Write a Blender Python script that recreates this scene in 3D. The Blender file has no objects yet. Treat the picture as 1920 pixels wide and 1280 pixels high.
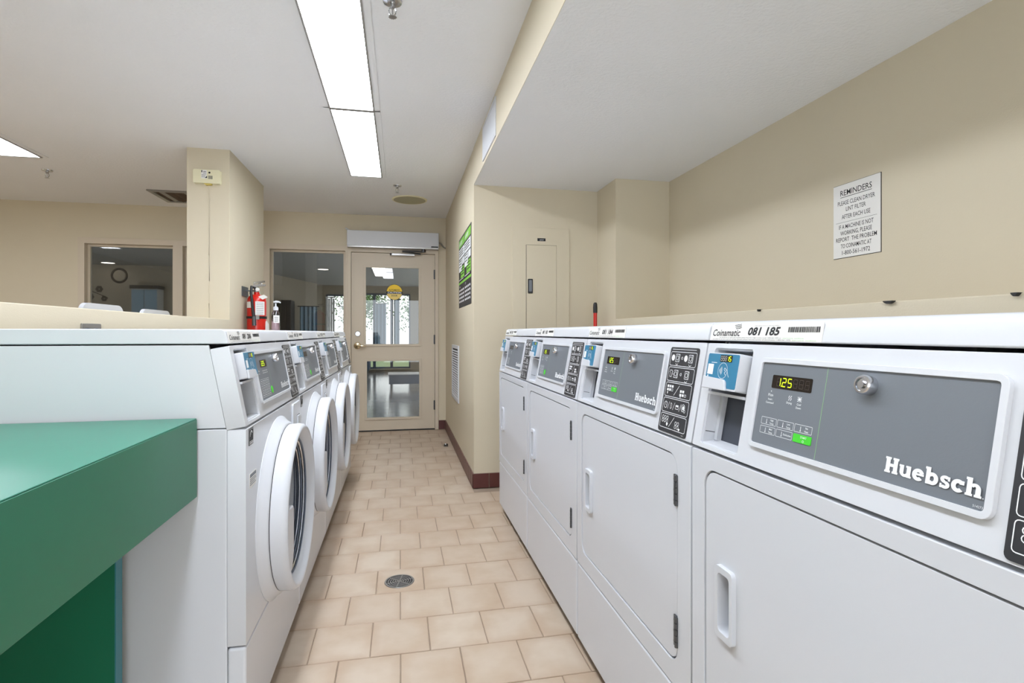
import bpy, bmesh, math, random
from mathutils import Vector, Matrix
from mathutils.geometry import tessellate_polygon

random.seed(7)
scene = bpy.context.scene
col = scene.collection

# ------------------------------------------------------------------ camera
cam_d = bpy.data.cameras.new('camera')
cam = bpy.data.objects.new('camera', cam_d)
col.objects.link(cam)
cam.location = (0.0, 0.0, 1.0324)
cam.rotation_euler = (math.pi / 2, 0.0, -0.2045)
cam_d.sensor_width = 36.0
cam_d.lens = 1010.57 * 36.0 / 1920.0
cam_d.shift_y = -(640.0 - 623.81) / 1920.0
cam_d.clip_start = 0.02
cam_d.clip_end = 200
scene.camera = cam

# ------------------------------------------------------------------ world, exposure
world = bpy.data.worlds.new('world')
scene.world = world
world.use_nodes = True
wn = world.node_tree
wn.nodes.clear()
wo = wn.nodes.new('ShaderNodeOutputWorld')
wb = wn.nodes.new('ShaderNodeBackground')
wb.inputs['Color'].default_value = (0.88, 0.94, 1.0, 1)
wb.inputs['Strength'].default_value = 4.2
wn.links.new(wb.outputs[0], wo.inputs[0])
LIGHT = 15.5            # strength of the fluorescent diffusers
vs = scene.view_settings
vs.view_transform = 'Standard'
vs.look = 'None'
vs.exposure = 0.56
vs.gamma = 1.0
vs.use_curve_mapping = False


# ------------------------------------------------------------------ materials
def lin(c):
    c = c / 255.0
    return c / 12.92 if c <= 0.04045 else ((c + 0.055) / 1.055) ** 2.4


def rgb(r, g, b):
    return (lin(r), lin(g), lin(b), 1.0)


def new_mat(name):
    m = bpy.data.materials.new(name)
    m.use_nodes = True
    nt = m.node_tree
    return m, nt, nt.nodes['Principled BSDF']


def mat(name, c, rough=0.5, metal=0.0, spec=0.5, coat=0.0, bump=0.0, bscale=60.0, vary=0.0, vscale=3.0, c2=None):
    m, nt, b = new_mat(name)
    col_ = rgb(*c)
    b.inputs['Base Color'].default_value = col_
    b.inputs['Roughness'].default_value = rough
    b.inputs['Metallic'].default_value = metal
    b.inputs['Specular IOR Level'].default_value = spec
    b.inputs['Coat Weight'].default_value = coat
    tc = nt.nodes.new('ShaderNodeTexCoord')
    if vary > 0:
        n = nt.nodes.new('ShaderNodeTexNoise')
        n.inputs['Scale'].default_value = vscale
        n.inputs['Detail'].default_value = 4
        nt.links.new(tc.outputs['Object'], n.inputs['Vector'])
        mx = nt.nodes.new('ShaderNodeMix')
        mx.data_type = 'RGBA'
        k = rgb(*c2) if c2 else tuple(x * (1 - vary) for x in col_[:3]) + (1,)
        mx.inputs['A'].default_value = col_
        mx.inputs['B'].default_value = k
        rm = nt.nodes.new('ShaderNodeMapRange')
        rm.inputs['From Min'].default_value = 0.35
        rm.inputs['From Max'].default_value = 0.75
        nt.links.new(n.outputs['Fac'], rm.inputs['Value'])
        nt.links.new(rm.outputs['Result'], mx.inputs['Factor'])
        nt.links.new(mx.outputs['Result'], b.inputs['Base Color'])
    if bump > 0:
        n2 = nt.nodes.new('ShaderNodeTexNoise')
        n2.inputs['Scale'].default_value = bscale
        n2.inputs['Detail'].default_value = 3
        nt.links.new(tc.outputs['Object'], n2.inputs['Vector'])
        bp = nt.nodes.new('ShaderNodeBump')
        bp.inputs['Strength'].default_value = bump
        bp.inputs['Distance'].default_value = 0.004
        nt.links.new(n2.outputs['Fac'], bp.inputs['Height'])
        nt.links.new(bp.outputs['Normal'], b.inputs['Normal'])
    return m


def emit(name, c, s):
    m, nt, b = new_mat(name)
    b.inputs['Base Color'].default_value = rgb(*c)
    b.inputs['Emission Color'].default_value = rgb(*c)
    b.inputs['Emission Strength'].default_value = s
    return m


def glass(name, tint, refl=1.0):
    m = bpy.data.materials.new(name)
    m.use_nodes = True
    nt = m.node_tree
    nt.nodes.clear()
    o = nt.nodes.new('ShaderNodeOutputMaterial')
    t = nt.nodes.new('ShaderNodeBsdfTransparent')
    t.inputs['Color'].default_value = tint
    g = nt.nodes.new('ShaderNodeBsdfGlossy')
    g.inputs['Roughness'].default_value = 0.01
    g.inputs['Color'].default_value = (refl, refl, refl, 1)
    f = nt.nodes.new('ShaderNodeFresnel')
    f.inputs['IOR'].default_value = 1.5
    x = nt.nodes.new('ShaderNodeMixShader')
    nt.links.new(f.outputs[0], x.inputs['Fac'])
    nt.links.new(t.outputs[0], x.inputs[1])
    nt.links.new(g.outputs[0], x.inputs[2])
    nt.links.new(x.outputs[0], o.inputs['Surface'])
    return m


def tile_mat(name, ca, cb, cc, rough):
    """mottled ceramic: lighter field, brownish flashing towards the rim, each tile a little different"""
    m, nt, b = new_mat(name)
    L = nt.links.new
    b.inputs['Roughness'].default_value = rough
    b.inputs['Specular IOR Level'].default_value = 0.4
    tc = nt.nodes.new('ShaderNodeTexCoord')
    oi = nt.nodes.new('ShaderNodeObjectInfo')
    geo = nt.nodes.new('ShaderNodeNewGeometry')
    n = nt.nodes.new('ShaderNodeTexNoise')
    n.inputs['Scale'].default_value = 7.0
    n.inputs['Detail'].default_value = 3
    L(geo.outputs['Position'], n.inputs['Vector'])
    rm = nt.nodes.new('ShaderNodeMapRange')
    rm.inputs['From Min'].default_value = 0.38
    rm.inputs['From Max'].default_value = 0.72
    L(n.outputs['Fac'], rm.inputs['Value'])
    mx = nt.nodes.new('ShaderNodeMix')
    mx.data_type = 'RGBA'
    mx.inputs['A'].default_value = rgb(*ca)
    mx.inputs['B'].default_value = rgb(*cb)
    L(rm.outputs['Result'], mx.inputs['Factor'])
    m2 = nt.nodes.new('ShaderNodeMix')
    m2.data_type = 'RGBA'
    m2.inputs['B'].default_value = rgb(*cc)
    L(mx.outputs['Result'], m2.inputs['A'])
    r2 = nt.nodes.new('ShaderNodeMapRange')
    r2.inputs['To Min'].default_value = 0.0
    r2.inputs['To Max'].default_value = 0.35
    L(oi.outputs['Random'], r2.inputs['Value'])
    L(r2.outputs['Result'], m2.inputs['Factor'])
    sp_ = nt.nodes.new('ShaderNodeSeparateXYZ')          # glaze flashing round the rim of each tile
    L(tc.outputs['Generated'], sp_.inputs[0])

    def mth(op, a_, b_):
        q = nt.nodes.new('ShaderNodeMath')
        q.operation = op
        for i_, z_ in ((0, a_), (1, b_)):
            if hasattr(z_, 'links'): L(z_, q.inputs[i_])
            elif z_ is not None: q.inputs[i_].default_value = z_
        return q.outputs[0]
    ax = mth('ABSOLUTE', mth('SUBTRACT', sp_.outputs[0], 0.5), None)
    ay = mth('ABSOLUTE', mth('SUBTRACT', sp_.outputs[1], 0.5), None)
    e_ = mth('ADD', mth('MAXIMUM', ax, ay), mth('MULTIPLY', n.outputs['Fac'], 0.12))
    r3 = nt.nodes.new('ShaderNodeMapRange')
    r3.inputs['From Min'].default_value = 0.38
    r3.inputs['From Max'].default_value = 0.60
    r3.inputs['To Max'].default_value = 0.55
    L(e_, r3.inputs['Value'])
    m3 = nt.nodes.new('ShaderNodeMix')
    m3.data_type = 'RGBA'
    m3.inputs['B'].default_value = rgb(*cc)
    L(m2.outputs['Result'], m3.inputs['A'])
    L(r3.outputs['Result'], m3.inputs['Factor'])
    L(m3.outputs['Result'], b.inputs['Base Color'])
    n3 = nt.nodes.new('ShaderNodeTexNoise')
    n3.inputs['Scale'].default_value = 120
    L(geo.outputs['Position'], n3.inputs['Vector'])
    bp = nt.nodes.new('ShaderNodeBump')
    bp.inputs['Strength'].default_value = 0.12
    bp.inputs['Distance'].default_value = 0.002
    L(n3.outputs['Fac'], bp.inputs['Height'])
    L(bp.outputs['Normal'], b.inputs['Normal'])
    return m


MT = {
    'wall': mat('beige_wall_paint', (211, 200, 176), 0.62, bump=0.10, bscale=180, vary=0.04, vscale=1.2),
    'ceil': mat('textured_ceiling', (236, 236, 237), 0.85, bump=0.45, bscale=70, vary=0.03, vscale=1.0),
    'trim': mat('beige_frame_paint', (207, 194, 174), 0.42, bump=0.03, bscale=90),
    'white': mat('white_enamel', (210, 212, 217), 0.26, spec=0.45, bump=0.012, bscale=30),
    'white2': mat('white_plastic', (206, 208, 213), 0.38, spec=0.4, bump=0.02, bscale=200),
    'grey': mat('grey_faceplate', (112, 117, 124), 0.45, bump=0.03, bscale=400),
    'dark': mat('dark_gap', (26, 27, 30), 0.7, bump=0.05),
    'navy': mat('dark_slate_plate', (62, 66, 76), 0.5, bump=0.03, bscale=300),
    'black': mat('black_print_plate', (44, 44, 48), 0.45, bump=0.03, bscale=300),
    'ink': mat('black_ink', (18, 18, 22), 0.6, bump=0.01),
    'wink': mat('white_ink', (236, 238, 240), 0.5, bump=0.01),
    'gink': mat('faint_green_ink', (150, 200, 140), 0.6, bump=0.01),
    'teal': mat('teal_reader_face', (46, 122, 158), 0.35, bump=0.02, bscale=200),
    'greenbtn': mat('green_button', (70, 205, 48), 0.4, bump=0.02),
    'disp': mat('display_window', (34, 28, 26), 0.15, bump=0.005),
    'ghost': mat('unlit_segment', (74, 64, 58), 0.4, bump=0.005),
    'lit': emit('lit_segment', (205, 240, 20), 1.0),
    'chrome': mat('chrome', (205, 207, 212), 0.18, metal=1.0, bump=0.01),
    'steel': mat('brushed_steel', (168, 166, 164), 0.35, metal=1.0, bump=0.04, bscale=250),
    'hinge': mat('dark_hinge_metal', (96, 98, 102), 0.4, metal=0.8, bump=0.05, bscale=250),
    'brass': mat('brass', (206, 190, 156), 0.25, metal=1.0, bump=0.02),
    'doorglass': mat('dark_porthole_glass', (34, 40, 50), 0.05, spec=0.8, bump=0.003, bscale=5),
    'rubber': mat('grey_door_seal', (96, 106, 124), 0.4, bump=0.04, bscale=40),
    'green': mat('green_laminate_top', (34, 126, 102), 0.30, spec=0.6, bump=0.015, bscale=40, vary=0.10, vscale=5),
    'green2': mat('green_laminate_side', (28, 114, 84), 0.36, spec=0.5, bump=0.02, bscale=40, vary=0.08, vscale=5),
    'teal2': mat('teal_lit_edge', (58, 128, 140), 0.35, bump=0.02),  # light falling on the panel edge is put into this colour
    'red': mat('red_enamel', (206, 28, 14), 0.28, coat=0.2, bump=0.01),
    'blackp': mat('black_plastic', (28, 28, 30), 0.45, bump=0.05, bscale=200),
    'paper': mat('white_paper', (232, 230, 226), 0.7, bump=0.02),
    'yellow': mat('yellow_decal', (246, 206, 30), 0.5, bump=0.01),
    'peach': mat('pale_yellow_decal', (244, 214, 120), 0.5, bump=0.01),
    'lime': mat('lime_print', (128, 196, 72), 0.55, bump=0.01),
    'cream': mat('aged_cream_plastic', (226, 220, 186), 0.45, bump=0.03, bscale=150),
    'tape': mat('yellowed_tape', (196, 176, 92), 0.5, bump=0.05),
    'olive': mat('olive_speaker_cloth', (172, 167, 138), 0.8, bump=0.3, bscale=400),
    'rust': mat('brown_duct', (96, 78, 62), 0.8, bump=0.2, bscale=60, vary=0.4, vscale=12),
    'tile': tile_mat('floor_tile_ceramic', (200, 184, 165), (184, 163, 140), (172, 146, 122), 0.40),
    'grout': mat('grout', (158, 140, 122), 0.9, bump=0.2, bscale=200, vary=0.15, vscale=8),
    'base': tile_mat('dark_red_base_tile', (100, 58, 56), (84, 46, 46), (92, 50, 44), 0.35),
    'diff': emit('fluorescent_diffuser', (238, 245, 255), LIGHT),
    'lens': mat('grey_light_frame', (150, 147, 143), 0.5, bump=0.02),
    'pane': glass('window_glass', (0.49, 0.49, 0.475, 1)),
    'clearp': glass('clear_bottle_plastic', (0.90, 0.88, 0.90, 1)),
    'gel': mat('refraction_pink_gel', (222, 196, 200), 0.2, bump=0.01),  # slight pink stands for red refracted from the extinguisher
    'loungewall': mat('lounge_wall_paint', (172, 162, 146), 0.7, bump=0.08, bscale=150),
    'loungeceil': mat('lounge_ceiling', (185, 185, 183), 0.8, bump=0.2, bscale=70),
    'loungetile': mat('lounge_floor_tile', (150, 152, 156), 0.16, spec=0.7, bump=0.02, vary=0.1),
    'sheer': mat('pale_blue_curtain', (150, 178, 198), 0.8, bump=0.1, bscale=200),
    'blind': mat('white_blind', (235, 238, 242), 0.6, bump=0.02),
    'darkwood': mat('dark_cabinet', (58, 54, 54), 0.5, bump=0.05),
    'slate': mat('slate_blue_cloth', (74, 90, 112), 0.8, bump=0.2, bscale=150),
    'leaf': mat('green_leaf', (86, 128, 62), 0.6, bump=0.05, vary=0.3, vscale=6),
    'bark': mat('brown_bark', (84, 68, 54), 0.9, bump=0.3, bscale=40),
    'lawn': mat('lawn_ground', (120, 136, 92), 0.9, bump=0.2, bscale=30, vary=0.2),
    'frost': emit('recessed_lamp_glow', (255, 248, 238), 8.0),
    'mural': mat('mural_print', (70, 66, 62), 0.7, bump=0.02),
}


# ------------------------------------------------------------------ mesh helpers
def rr(x0, x1, y0, y1, r, n=5):
    """rounded rectangle loop, counter-clockwise"""
    out = []
    for cx, cy, a in ((x1 - r, y0 + r, -90), (x1 - r, y1 - r, 0), (x0 + r, y1 - r, 90), (x0 + r, y0 + r, 180)):
        for i in range(n + 1):
            t = math.radians(a + 90.0 * i / n)
            out.append((cx + r * math.cos(t), cy + r * math.sin(t)))
    return out


def circle(cx, cy, r, n=32):
    return [(cx + r * math.cos(2 * math.pi * i / n), cy + r * math.sin(2 * math.pi * i / n)) for i in range(n)]


def FXY(s, t, d):
    return (s, t, d)


class MB:
    def __init__(self):
        self.v, self.f = [], []

    def add(self, vs_, fs_):
        o = len(self.v)
        self.v += [tuple(p) for p in vs_]
        self.f += [tuple(i + o for i in f) for f in fs_]
        return self

    def box(self, x0, x1, y0, y1, z0, z1, F=None):
        p = [(x, y, z) for z in (z0, z1) for y in (y0, y1) for x in (x0, x1)]
        if F:
            p = [F(*q) for q in p]
        return self.add(p, [(0, 2, 3, 1), (4, 5, 7, 6), (0, 1, 5, 4), (2, 6, 7, 3), (0, 4, 6, 2), (1, 3, 7, 5)])

    def plate(self, outer, holes, d0, d1, F=FXY):
        """flat plate in (s,t) with holes; d0 = back, d1 = front"""
        loops = [outer] + list(holes)
        flat = [p for l in loops for p in l]
        tris = tessellate_polygon([[Vector((p[0], p[1], 0)) for p in l] for l in loops])
        n = len(flat)
        vv = [F(p[0], p[1], d1) for p in flat] + [F(p[0], p[1], d0) for p in flat]
        ff = []
        for a, b, c in tris:
            A, B, C = flat[a], flat[b], flat[c]
            if (B[0] - A[0]) * (C[1] - A[1]) - (B[1] - A[1]) * (C[0] - A[0]) < 0:
                b, c = c, b
            ff.append((a, b, c))
            ff.append((n + a, n + c, n + b))
        o = 0
        for li, l in enumerate(loops):
            m = len(l)
            area = sum(l[i][0] * l[(i + 1) % m][1] - l[(i + 1) % m][0] * l[i][1] for i in range(m))
            ccw = (area > 0) == (li == 0)
            for i in range(m):
                a, b = o + i, o + (i + 1) % m
                ff.append((a, n + a, n + b, b) if ccw else (b, n + b, n + a, a))
            o += m
        return self.add(vv, ff)

    def lathe(self, prof, org=(0, 0, 0), axis='z', n=32, closed=False):
        """prof = [(radius, height)]"""
        vv, ff = [], []
        for r, h_ in prof:
            for i in range(n):
                a = 2 * math.pi * i / n
                c, s = r * math.cos(a), r * math.sin(a)
                p = {'z': (c, s, h_), 'y': (s, h_, c), 'x': (h_, c, s)}[axis]
                vv.append((org[0] + p[0], org[1] + p[1], org[2] + p[2]))
        k = len(prof)
        for j in range(k - 1 if not closed else k):
            j2 = (j + 1) % k
            for i in range(n):
                i2 = (i + 1) % n
                ff.append((j * n + i, j * n + i2, j2 * n + i2, j2 * n + i))
        if not closed:
            if prof[0][0] > 1e-6:
                ff.append(tuple(range(n - 1, -1, -1)))
            if prof[-1][0] > 1e-6:
                ff.append(tuple((k - 1) * n + i for i in range(n)))
        return self.add(vv, ff)

    def tube(self, pts, r, n=8, caps=True):
        pts = [Vector(p) for p in pts]
        vv, ff = [], []
        up = Vector((0, 0, 1))
        for i, p in enumerate(pts):
            d = (pts[min(i + 1, len(pts) - 1)] - pts[max(i - 1, 0)]).normalized()
            u = d.cross(up)
            if u.length < 1e-3:
                u = d.cross(Vector((1, 0, 0)))
            u.normalize()
            w = u.cross(d)
            rad = r[i] if isinstance(r, (list, tuple)) else r
            for k in range(n):
                a = 2 * math.pi * k / n
                vv.append(p + u * (rad * math.cos(a)) + w * (rad * math.sin(a)))
        m = len(pts)
        for j in range(m - 1):
            for k in range(n):
                k2 = (k + 1) % n
                ff.append((j * n + k, j * n + k2, (j + 1) * n + k2, (j + 1) * n + k))
        if caps:
            ff.append(tuple(range(n - 1, -1, -1)))
            ff.append(tuple((m - 1) * n + k for k in range(n)))
        return self.add(vv, ff)

    def mesh(self, name, m, smooth=True, sharp=35):
        me = bpy.data.meshes.new(name)
        me.from_pydata(self.v, [], self.f)
        bm = bmesh.new()
        bm.from_mesh(me)
        bmesh.ops.recalc_face_normals(bm, faces=bm.faces)
        bm.to_mesh(me)
        bm.free()
        if m:
            me.materials.append(MT[m])
        if smooth:
            me.shade_smooth()
            if sharp:
                me.set_sharp_from_angle(angle=math.radians(sharp))
        return me

    def build(self, name, m, parent=None, bevel=0, seg=2, smooth=True, sharp=35):
        me = self.mesh(name, m, smooth, None if bevel else sharp)
        return link(name, me, parent, bevel, seg)


def link(name, me, parent=None, bevel=0, seg=2):
    o = bpy.data.objects.new(name, me)
    col.objects.link(o)
    if parent:
        o.parent = parent
    if bevel:
        b = o.modifiers.new('bevel', 'BEVEL')
        b.width = bevel
        b.segments = seg
        b.limit_method = 'ANGLE'
        b.angle_limit = math.radians(40)
        b.harden_normals = True
    return o


TEXT_CACHE = {}


def text_polys(body, bold=0.0, shear=0.0):
    key = (body, bold, shear)
    if key not in TEXT_CACHE:
        cu = bpy.data.curves.new('txt', 'FONT')
        cu.body = body
        cu.size = 1.0
        cu.offset = bold
        cu.shear = shear
        cu.resolution_u = 2
        cu.fill_mode = 'FRONT'
        cu.dimensions = '2D'
        ob = bpy.data.objects.new('txt', cu)
        me = ob.to_mesh()
        vv = [(v.co.x, v.co.y) for v in me.vertices]
        ff = [tuple(p.vertices) for p in me.polygons]
        ob.to_mesh_clear()
        bpy.data.objects.remove(ob)
        bpy.data.curves.remove(cu)
        TEXT_CACHE[key] = (vv, ff)
    return TEXT_CACHE[key]


class Ink:
    """flat print drawn in (s,t) and laid on a surface"""

    def __init__(self):
        self.v, self.f = [], []

    def poly(self, pts):
        o = len(self.v)
        self.v += list(pts)
        if len(pts) <= 4:
            self.f.append(tuple(range(o, o + len(pts))))
        else:
            for a, b, c in tessellate_polygon([[Vector((p[0], p[1], 0)) for p in pts]]):
                self.f.append((o + a, o + b, o + c))
        return self

    def rect(self, x0, x1, y0, y1):
        return self.poly([(x0, y0), (x1, y0), (x1, y1), (x0, y1)])

    def line(self, x0, y0, x1, y1, w):
        dx, dy = x1 - x0, y1 - y0
        l = math.hypot(dx, dy) or 1
        nx, ny = -dy / l * w / 2, dx / l * w / 2
        return self.poly([(x0 + nx, y0 + ny), (x0 - nx, y0 - ny), (x1 - nx, y1 - ny), (x1 + nx, y1 + ny)])

    def path(self, pts, w, closed=False):
        k = len(pts)
        for i in range(k if closed else k - 1):
            a, b = pts[i], pts[(i + 1) % k]
            self.line(a[0], a[1], b[0], b[1], w)
        return self

    def ring(self, outer, inner):
        o = len(self.v)
        n = len(outer)
        self.v += list(outer) + list(inner)
        for i in range(n):
            j = (i + 1) % n
            self.f.append((o + i, o + j, o + n + j, o + n + i))
        return self

    def frame(self, x0, x1, y0, y1, w, r=0.002):
        r = max(r, w * 1.2)
        return self.ring(rr(x0, x1, y0, y1, r, 3), rr(x0 + w, x1 - w, y0 + w, y1 - w, r - w, 3))

    def circ(self, cx, cy, r, w, n=20):
        return self.ring(circle(cx, cy, r, n), circle(cx, cy, r - w, n))

    def disc(self, cx, cy, r, n=16):
        return self.poly(circle(cx, cy, r, n))

    def arc(self, cx, cy, r, a0, a1, w, n=8):
        pts = [(cx + r * math.cos(math.radians(a0 + (a1 - a0) * i / n)), cy + r * math.sin(math.radians(a0 + (a1 - a0) * i / n))) for i in range(n + 1)]
        return self.path(pts, w)

    def text(self, body, x, y, hgt, width=None, align='l', bold=0.0, shear=0.0):
        """hgt = cap height; width squeezes the run to that length"""
        vv, ff = text_polys(body, bold, shear)
        if not vv:
            return self
        x0 = min(p[0] for p in vv)
        x1 = max(p[0] for p in vv)
        ky = hgt / 0.70
        kx = ky if width is None else width / (x1 - x0)
        w = (x1 - x0) * kx
        ox = x - {'l': 0, 'c': w / 2, 'r': w}[align]
        o = len(self.v)
        self.v += [(ox + (p[0] - x0) * kx, y + p[1] * ky) for p in vv]
        self.f += [tuple(i + o for i in f) for f in ff]
        return self

    SEG = {'0': 'abcdef', '1': 'bc', '2': 'abged', '3': 'abgcd', '4': 'fgbc', '5': 'afgcd', '6': 'afgedc', '7': 'abc', '8': 'abcdefg', '9': 'abcdfg'}

    def seven(self, ch, x, y, w, h_, t):
        for s in self.SEG[ch]:
            g = t * 0.35
            if s == 'a': self.line(x + g, y + h_, x + w - g, y + h_, t)
            if s == 'd': self.line(x + g, y, x + w - g, y, t)
            if s == 'g': self.line(x + g, y + h_ / 2, x + w - g, y + h_ / 2, t)
            if s == 'b': self.line(x + w, y + h_ / 2 + g, x + w, y + h_ - g, t)
            if s == 'c': self.line(x + w, y + g, x + w, y + h_ / 2 - g, t)
            if s == 'e': self.line(x, y + g, x, y + h_ / 2 - g, t)
            if s == 'f': self.line(x, y + h_ / 2 + g, x, y + h_ - g, t)
        return self

    def mesh(self, name, m, F, d):
        me = bpy.data.meshes.new(name)
        me.from_pydata([F(p[0], p[1], d) for p in self.v], [], self.f)
        me.materials.append(MT[m])
        return me

    def build(self, name, m, parent, F, d):
        return link(name, self.mesh(name, m, F, d), parent)


def tag(o, label=None, cat=None, group=None, kind=None):
    if label: o['label'] = label
    if cat: o['category'] = cat
    if group: o['group'] = group
    if kind: o['kind'] = kind
    return o


def empty(name, loc, rz=0.0, label=None, cat=None, group=None):
    o = bpy.data.objects.new(name, None)
    col.objects.link(o)
    o.empty_display_size = 0.05
    o.location = loc
    o.rotation_euler = (0, 0, rz)
    return tag(o, label, cat, group)


def struct(o):
    o['kind'] = 'structure'
    return o


# ------------------------------------------------------------------ room dimensions
H = 2.2614       # main ceiling
ZS = 2.0158      # lowered ceiling over the dryers
YF = 5.814       # far wall
XP = 0.4794      # passage wall right of the door
YA = 3.559       # alcove wall past the dryers
XC = 1.345       # face of the ledge behind the dryers
XR = 1.716       # right wall
YB = -3.0        # wall behind the camera
XL = -4.6        # left wall
ZH = 1.121       # top of half wall

# ------------------------------------------------------------------ setting
struct(MB().box(XL, XR + .1, YB, YF + .12, -0.10, -0.004).build('floor', 'grout'))
floor = bpy.data.objects['floor']
struct(MB().box(XL, XP + .05, YB, YF + .12, H, H + .1).build('ceiling', 'ceil'))
low = MB().box(XP, XR + .1, YB, YA + .02, ZS, H + .05).build('ceiling_lower', 'ceil')
struct(low)
struct(MB().box(XP - .002, XP, YB, YA, ZS, H).build('wall_soffit', 'wall'))
struct(MB().box(XP, XP + .12, YA, YF + .12, 0, H + .05).build('wall_passage', 'wall'))
struct(MB().box(XP + .12, XC, YA, YA + .12, 0, ZS + .05).build('wall_alcove', 'wall'))
struct(MB().box(XC, XR + .1, 3.23, YA + .12, 0, ZS + .05).build('wall_chase', 'wall'))
struct(MB().box(XR, XR + .1, YB, 3.23, 0, ZS + .05).build('wall_right', 'wall'))
struct(MB().box(XC, XR, YB, 3.23, 0, ZH).build('wall_ledge', 'wall', bevel=.004))
struct(MB().box(XL - .1, XL, YB, YF + .12, 0, H + .05).build('wall_left', 'wall'))
wbk = MB().plate([(XL - .1, 0), (XR + .1, 0), (XR + .1, H + .05), (XL - .1, H + .05)], [[(-1.6, .20), (1.25, .20), (1.25, 1.95), (-1.6, 1.95)]], YB - .1, YB, lambda s, t, d: (s, d, t))
struct(wbk.build('wall_back', 'wall'))
for wi, (a, b) in enumerate(((-1.6, 1.25),)):      # added unseen window behind the camera, gives daylight fill
    fill_window = empty('window_%d' % (6 + wi), ((a + b) / 2, YB, .20))
    struct(fill_window)
    hw = (b - a) / 2
    MB().plate([(-hw, 0), (hw, 0), (hw, 1.75), (-hw, 1.75)], [[(-hw + .05, .05), (-.03, .05), (-.03, 1.70), (-hw + .05, 1.70)], [(.03, .05), (hw - .05, .05), (hw - .05, 1.70), (.03, 1.70)]], -.09, .0, lambda s, t, d: (s, d, t)).build('window_frame', 'trim', fill_window)
struct(MB().box(-1.385, -1.115, YB, 3.933, 0, ZH).build('wall_half', 'wall', bevel=.004))
struct(MB().box(-1.385, -1.122, 3.933, 4.852, 0, H + .02).build('wall_pillar', 'wall', bevel=.003))

# far wall with window band and door opening
WX0, WX1, WZ0, WZ1 = -2.975, -0.535, 0.86, 1.935
DX0, DX1, DZ1 = -0.535, 0.402, 1.915
fw = MB()
fw.box(XL, WX0, YF, YF + .12, 0, H + .05)
fw.box(WX0, WX1, YF, YF + .12, WZ1, H + .05)
fw.box(WX0, WX1, YF, YF + .12, 0, WZ0)
fw.box(DX0, DX1, YF, YF + .12, DZ1, H + .05)
fw.box(DX1, XP + .02, YF, YF + .12, 0, H + .05)
struct(fw.build('wall_far', 'wall'))


# windows in the far wall, each with frame, beads and pane
def FFAR(s, t, d):
    return (s, YF - d, t)


def window(idx, x0, x1, z0, z1, fl, fr, ft, fb):
    """x0..x1/z0..z1 outer frame; fl/fr/ft/fb frame widths"""
    w = empty('window_%d' % idx, ((x0 + x1) / 2, YF + .03, z0))
    struct(w)
    base = Vector(w.location)

    def F(s, t, d):
        return tuple(Vector(FFAR(s, t, d)) - base)
    gx0, gx1, gz0, gz1 = x0 + fl, x1 - fr, z0 + fb, z1 - ft
    MB().plate(rr(x0, x1, z0, z1, .001, 1), [rr(gx0, gx1, gz0, gz1, .001, 1)], -.12, .012, F).build('window_frame', 'trim', w, bevel=.003)
    MB().plate(rr(gx0 + .001, gx1 - .001, gz0 + .001, gz1 - .001, .001, 1), [rr(gx0 + .022, gx1 - .022, gz0 + .022, gz1 - .022, .001, 1)], -.075, -.04, F).build('glazing_bead', 'trim', w, bevel=.002)
    MB().box(gx0 + .02, gx1 - .02, gz0 + .02, gz1 - .02, -.062, -.056, F).build('pane', 'pane', w)
    return w


window(1, -2.975, -2.115, WZ0, WZ1, .055, .050, .055, .05)
window(2, -2.115, -1.345, WZ0, WZ1, .035, .045, .055, .05)
window(3, -1.345, -0.535, WZ0, WZ1, .058, .022, .055, .05)

# ------------------------------------------------------------------ door in the far wall
dr = empty('door_1', (-0.07, YF, 0))
struct(dr)
DB = Vector(dr.location)


def FD(s, t, d):
    return (s - DB.x, -d, t)


# frame: jambs and head
MB().plate([(-.537, 0), (-.500, 0), (-.500, 1.872), (.364, 1.872), (.364, 0), (.402, 0), (.402, 1.915), (-.537, 1.915)], [], -.12, .014, FD).build('door_frame', 'trim', dr, bevel=.003)
lf = MB().plate([(-.497, .012), (.361, .012), (.361, 1.868), (-.497, 1.868)],
                [rr(-.362, .203, .903, 1.728, .002, 1), rr(-.351, .209, .133, .747, .002, 1)], -.050, -.006, FD).build('door_leaf', 'trim', dr, bevel=.002)
for a in ((-.362, .203, .903, 1.728), (-.351, .209, .133, .747)):
    MB().plate(rr(a[0] - .012, a[1] + .012, a[2] - .012, a[3] + .012, .002, 1), [rr(a[0] + .011, a[1] - .011, a[2] + .011, a[3] - .011, .002, 1)], -.03, .004, FD).build('glazing_bead', 'trim', dr, bevel=.003)
    MB().box(a[0] + .002, a[1] - .002, a[2] + .002, a[3] - .002, -.026, -.020, FD).build('pane', 'pane', dr)
# caution decal on the upper pane
dc = MB().plate(circle(-.060, 1.462, .082, 40), [], -.0195, -.0188, FD).build('caution_decal', 'peach', dr)
tag(dc, 'round yellow automatic caution door decal on the upper pane')
pts = [(-.060 + .082 * math.cos(math.radians(a)), 1.462 + .082 * math.sin(math.radians(a))) for a in range(5, 176, 6)]
Ink().poly(pts).build('decal_top', 'yellow', dc, FD, -.0184)
Ink().rect(-.141, .021, 1.444, 1.470).circ(-.060, 1.462, .083, .003, 40).text('AUTOMATIC', -.060, 1.477, .015, width=.115, align='c', bold=.02).text('DOOR', -.060, 1.418, .015, width=.062, align='c', bold=.02).build('decal_print', 'ink', dc, FD, -.0180)
Ink().text('CAUTION', -.060, 1.4485, .017, width=.140, align='c', bold=.03).build('decal_word', 'wink', dc, FD, -.0176)
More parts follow.
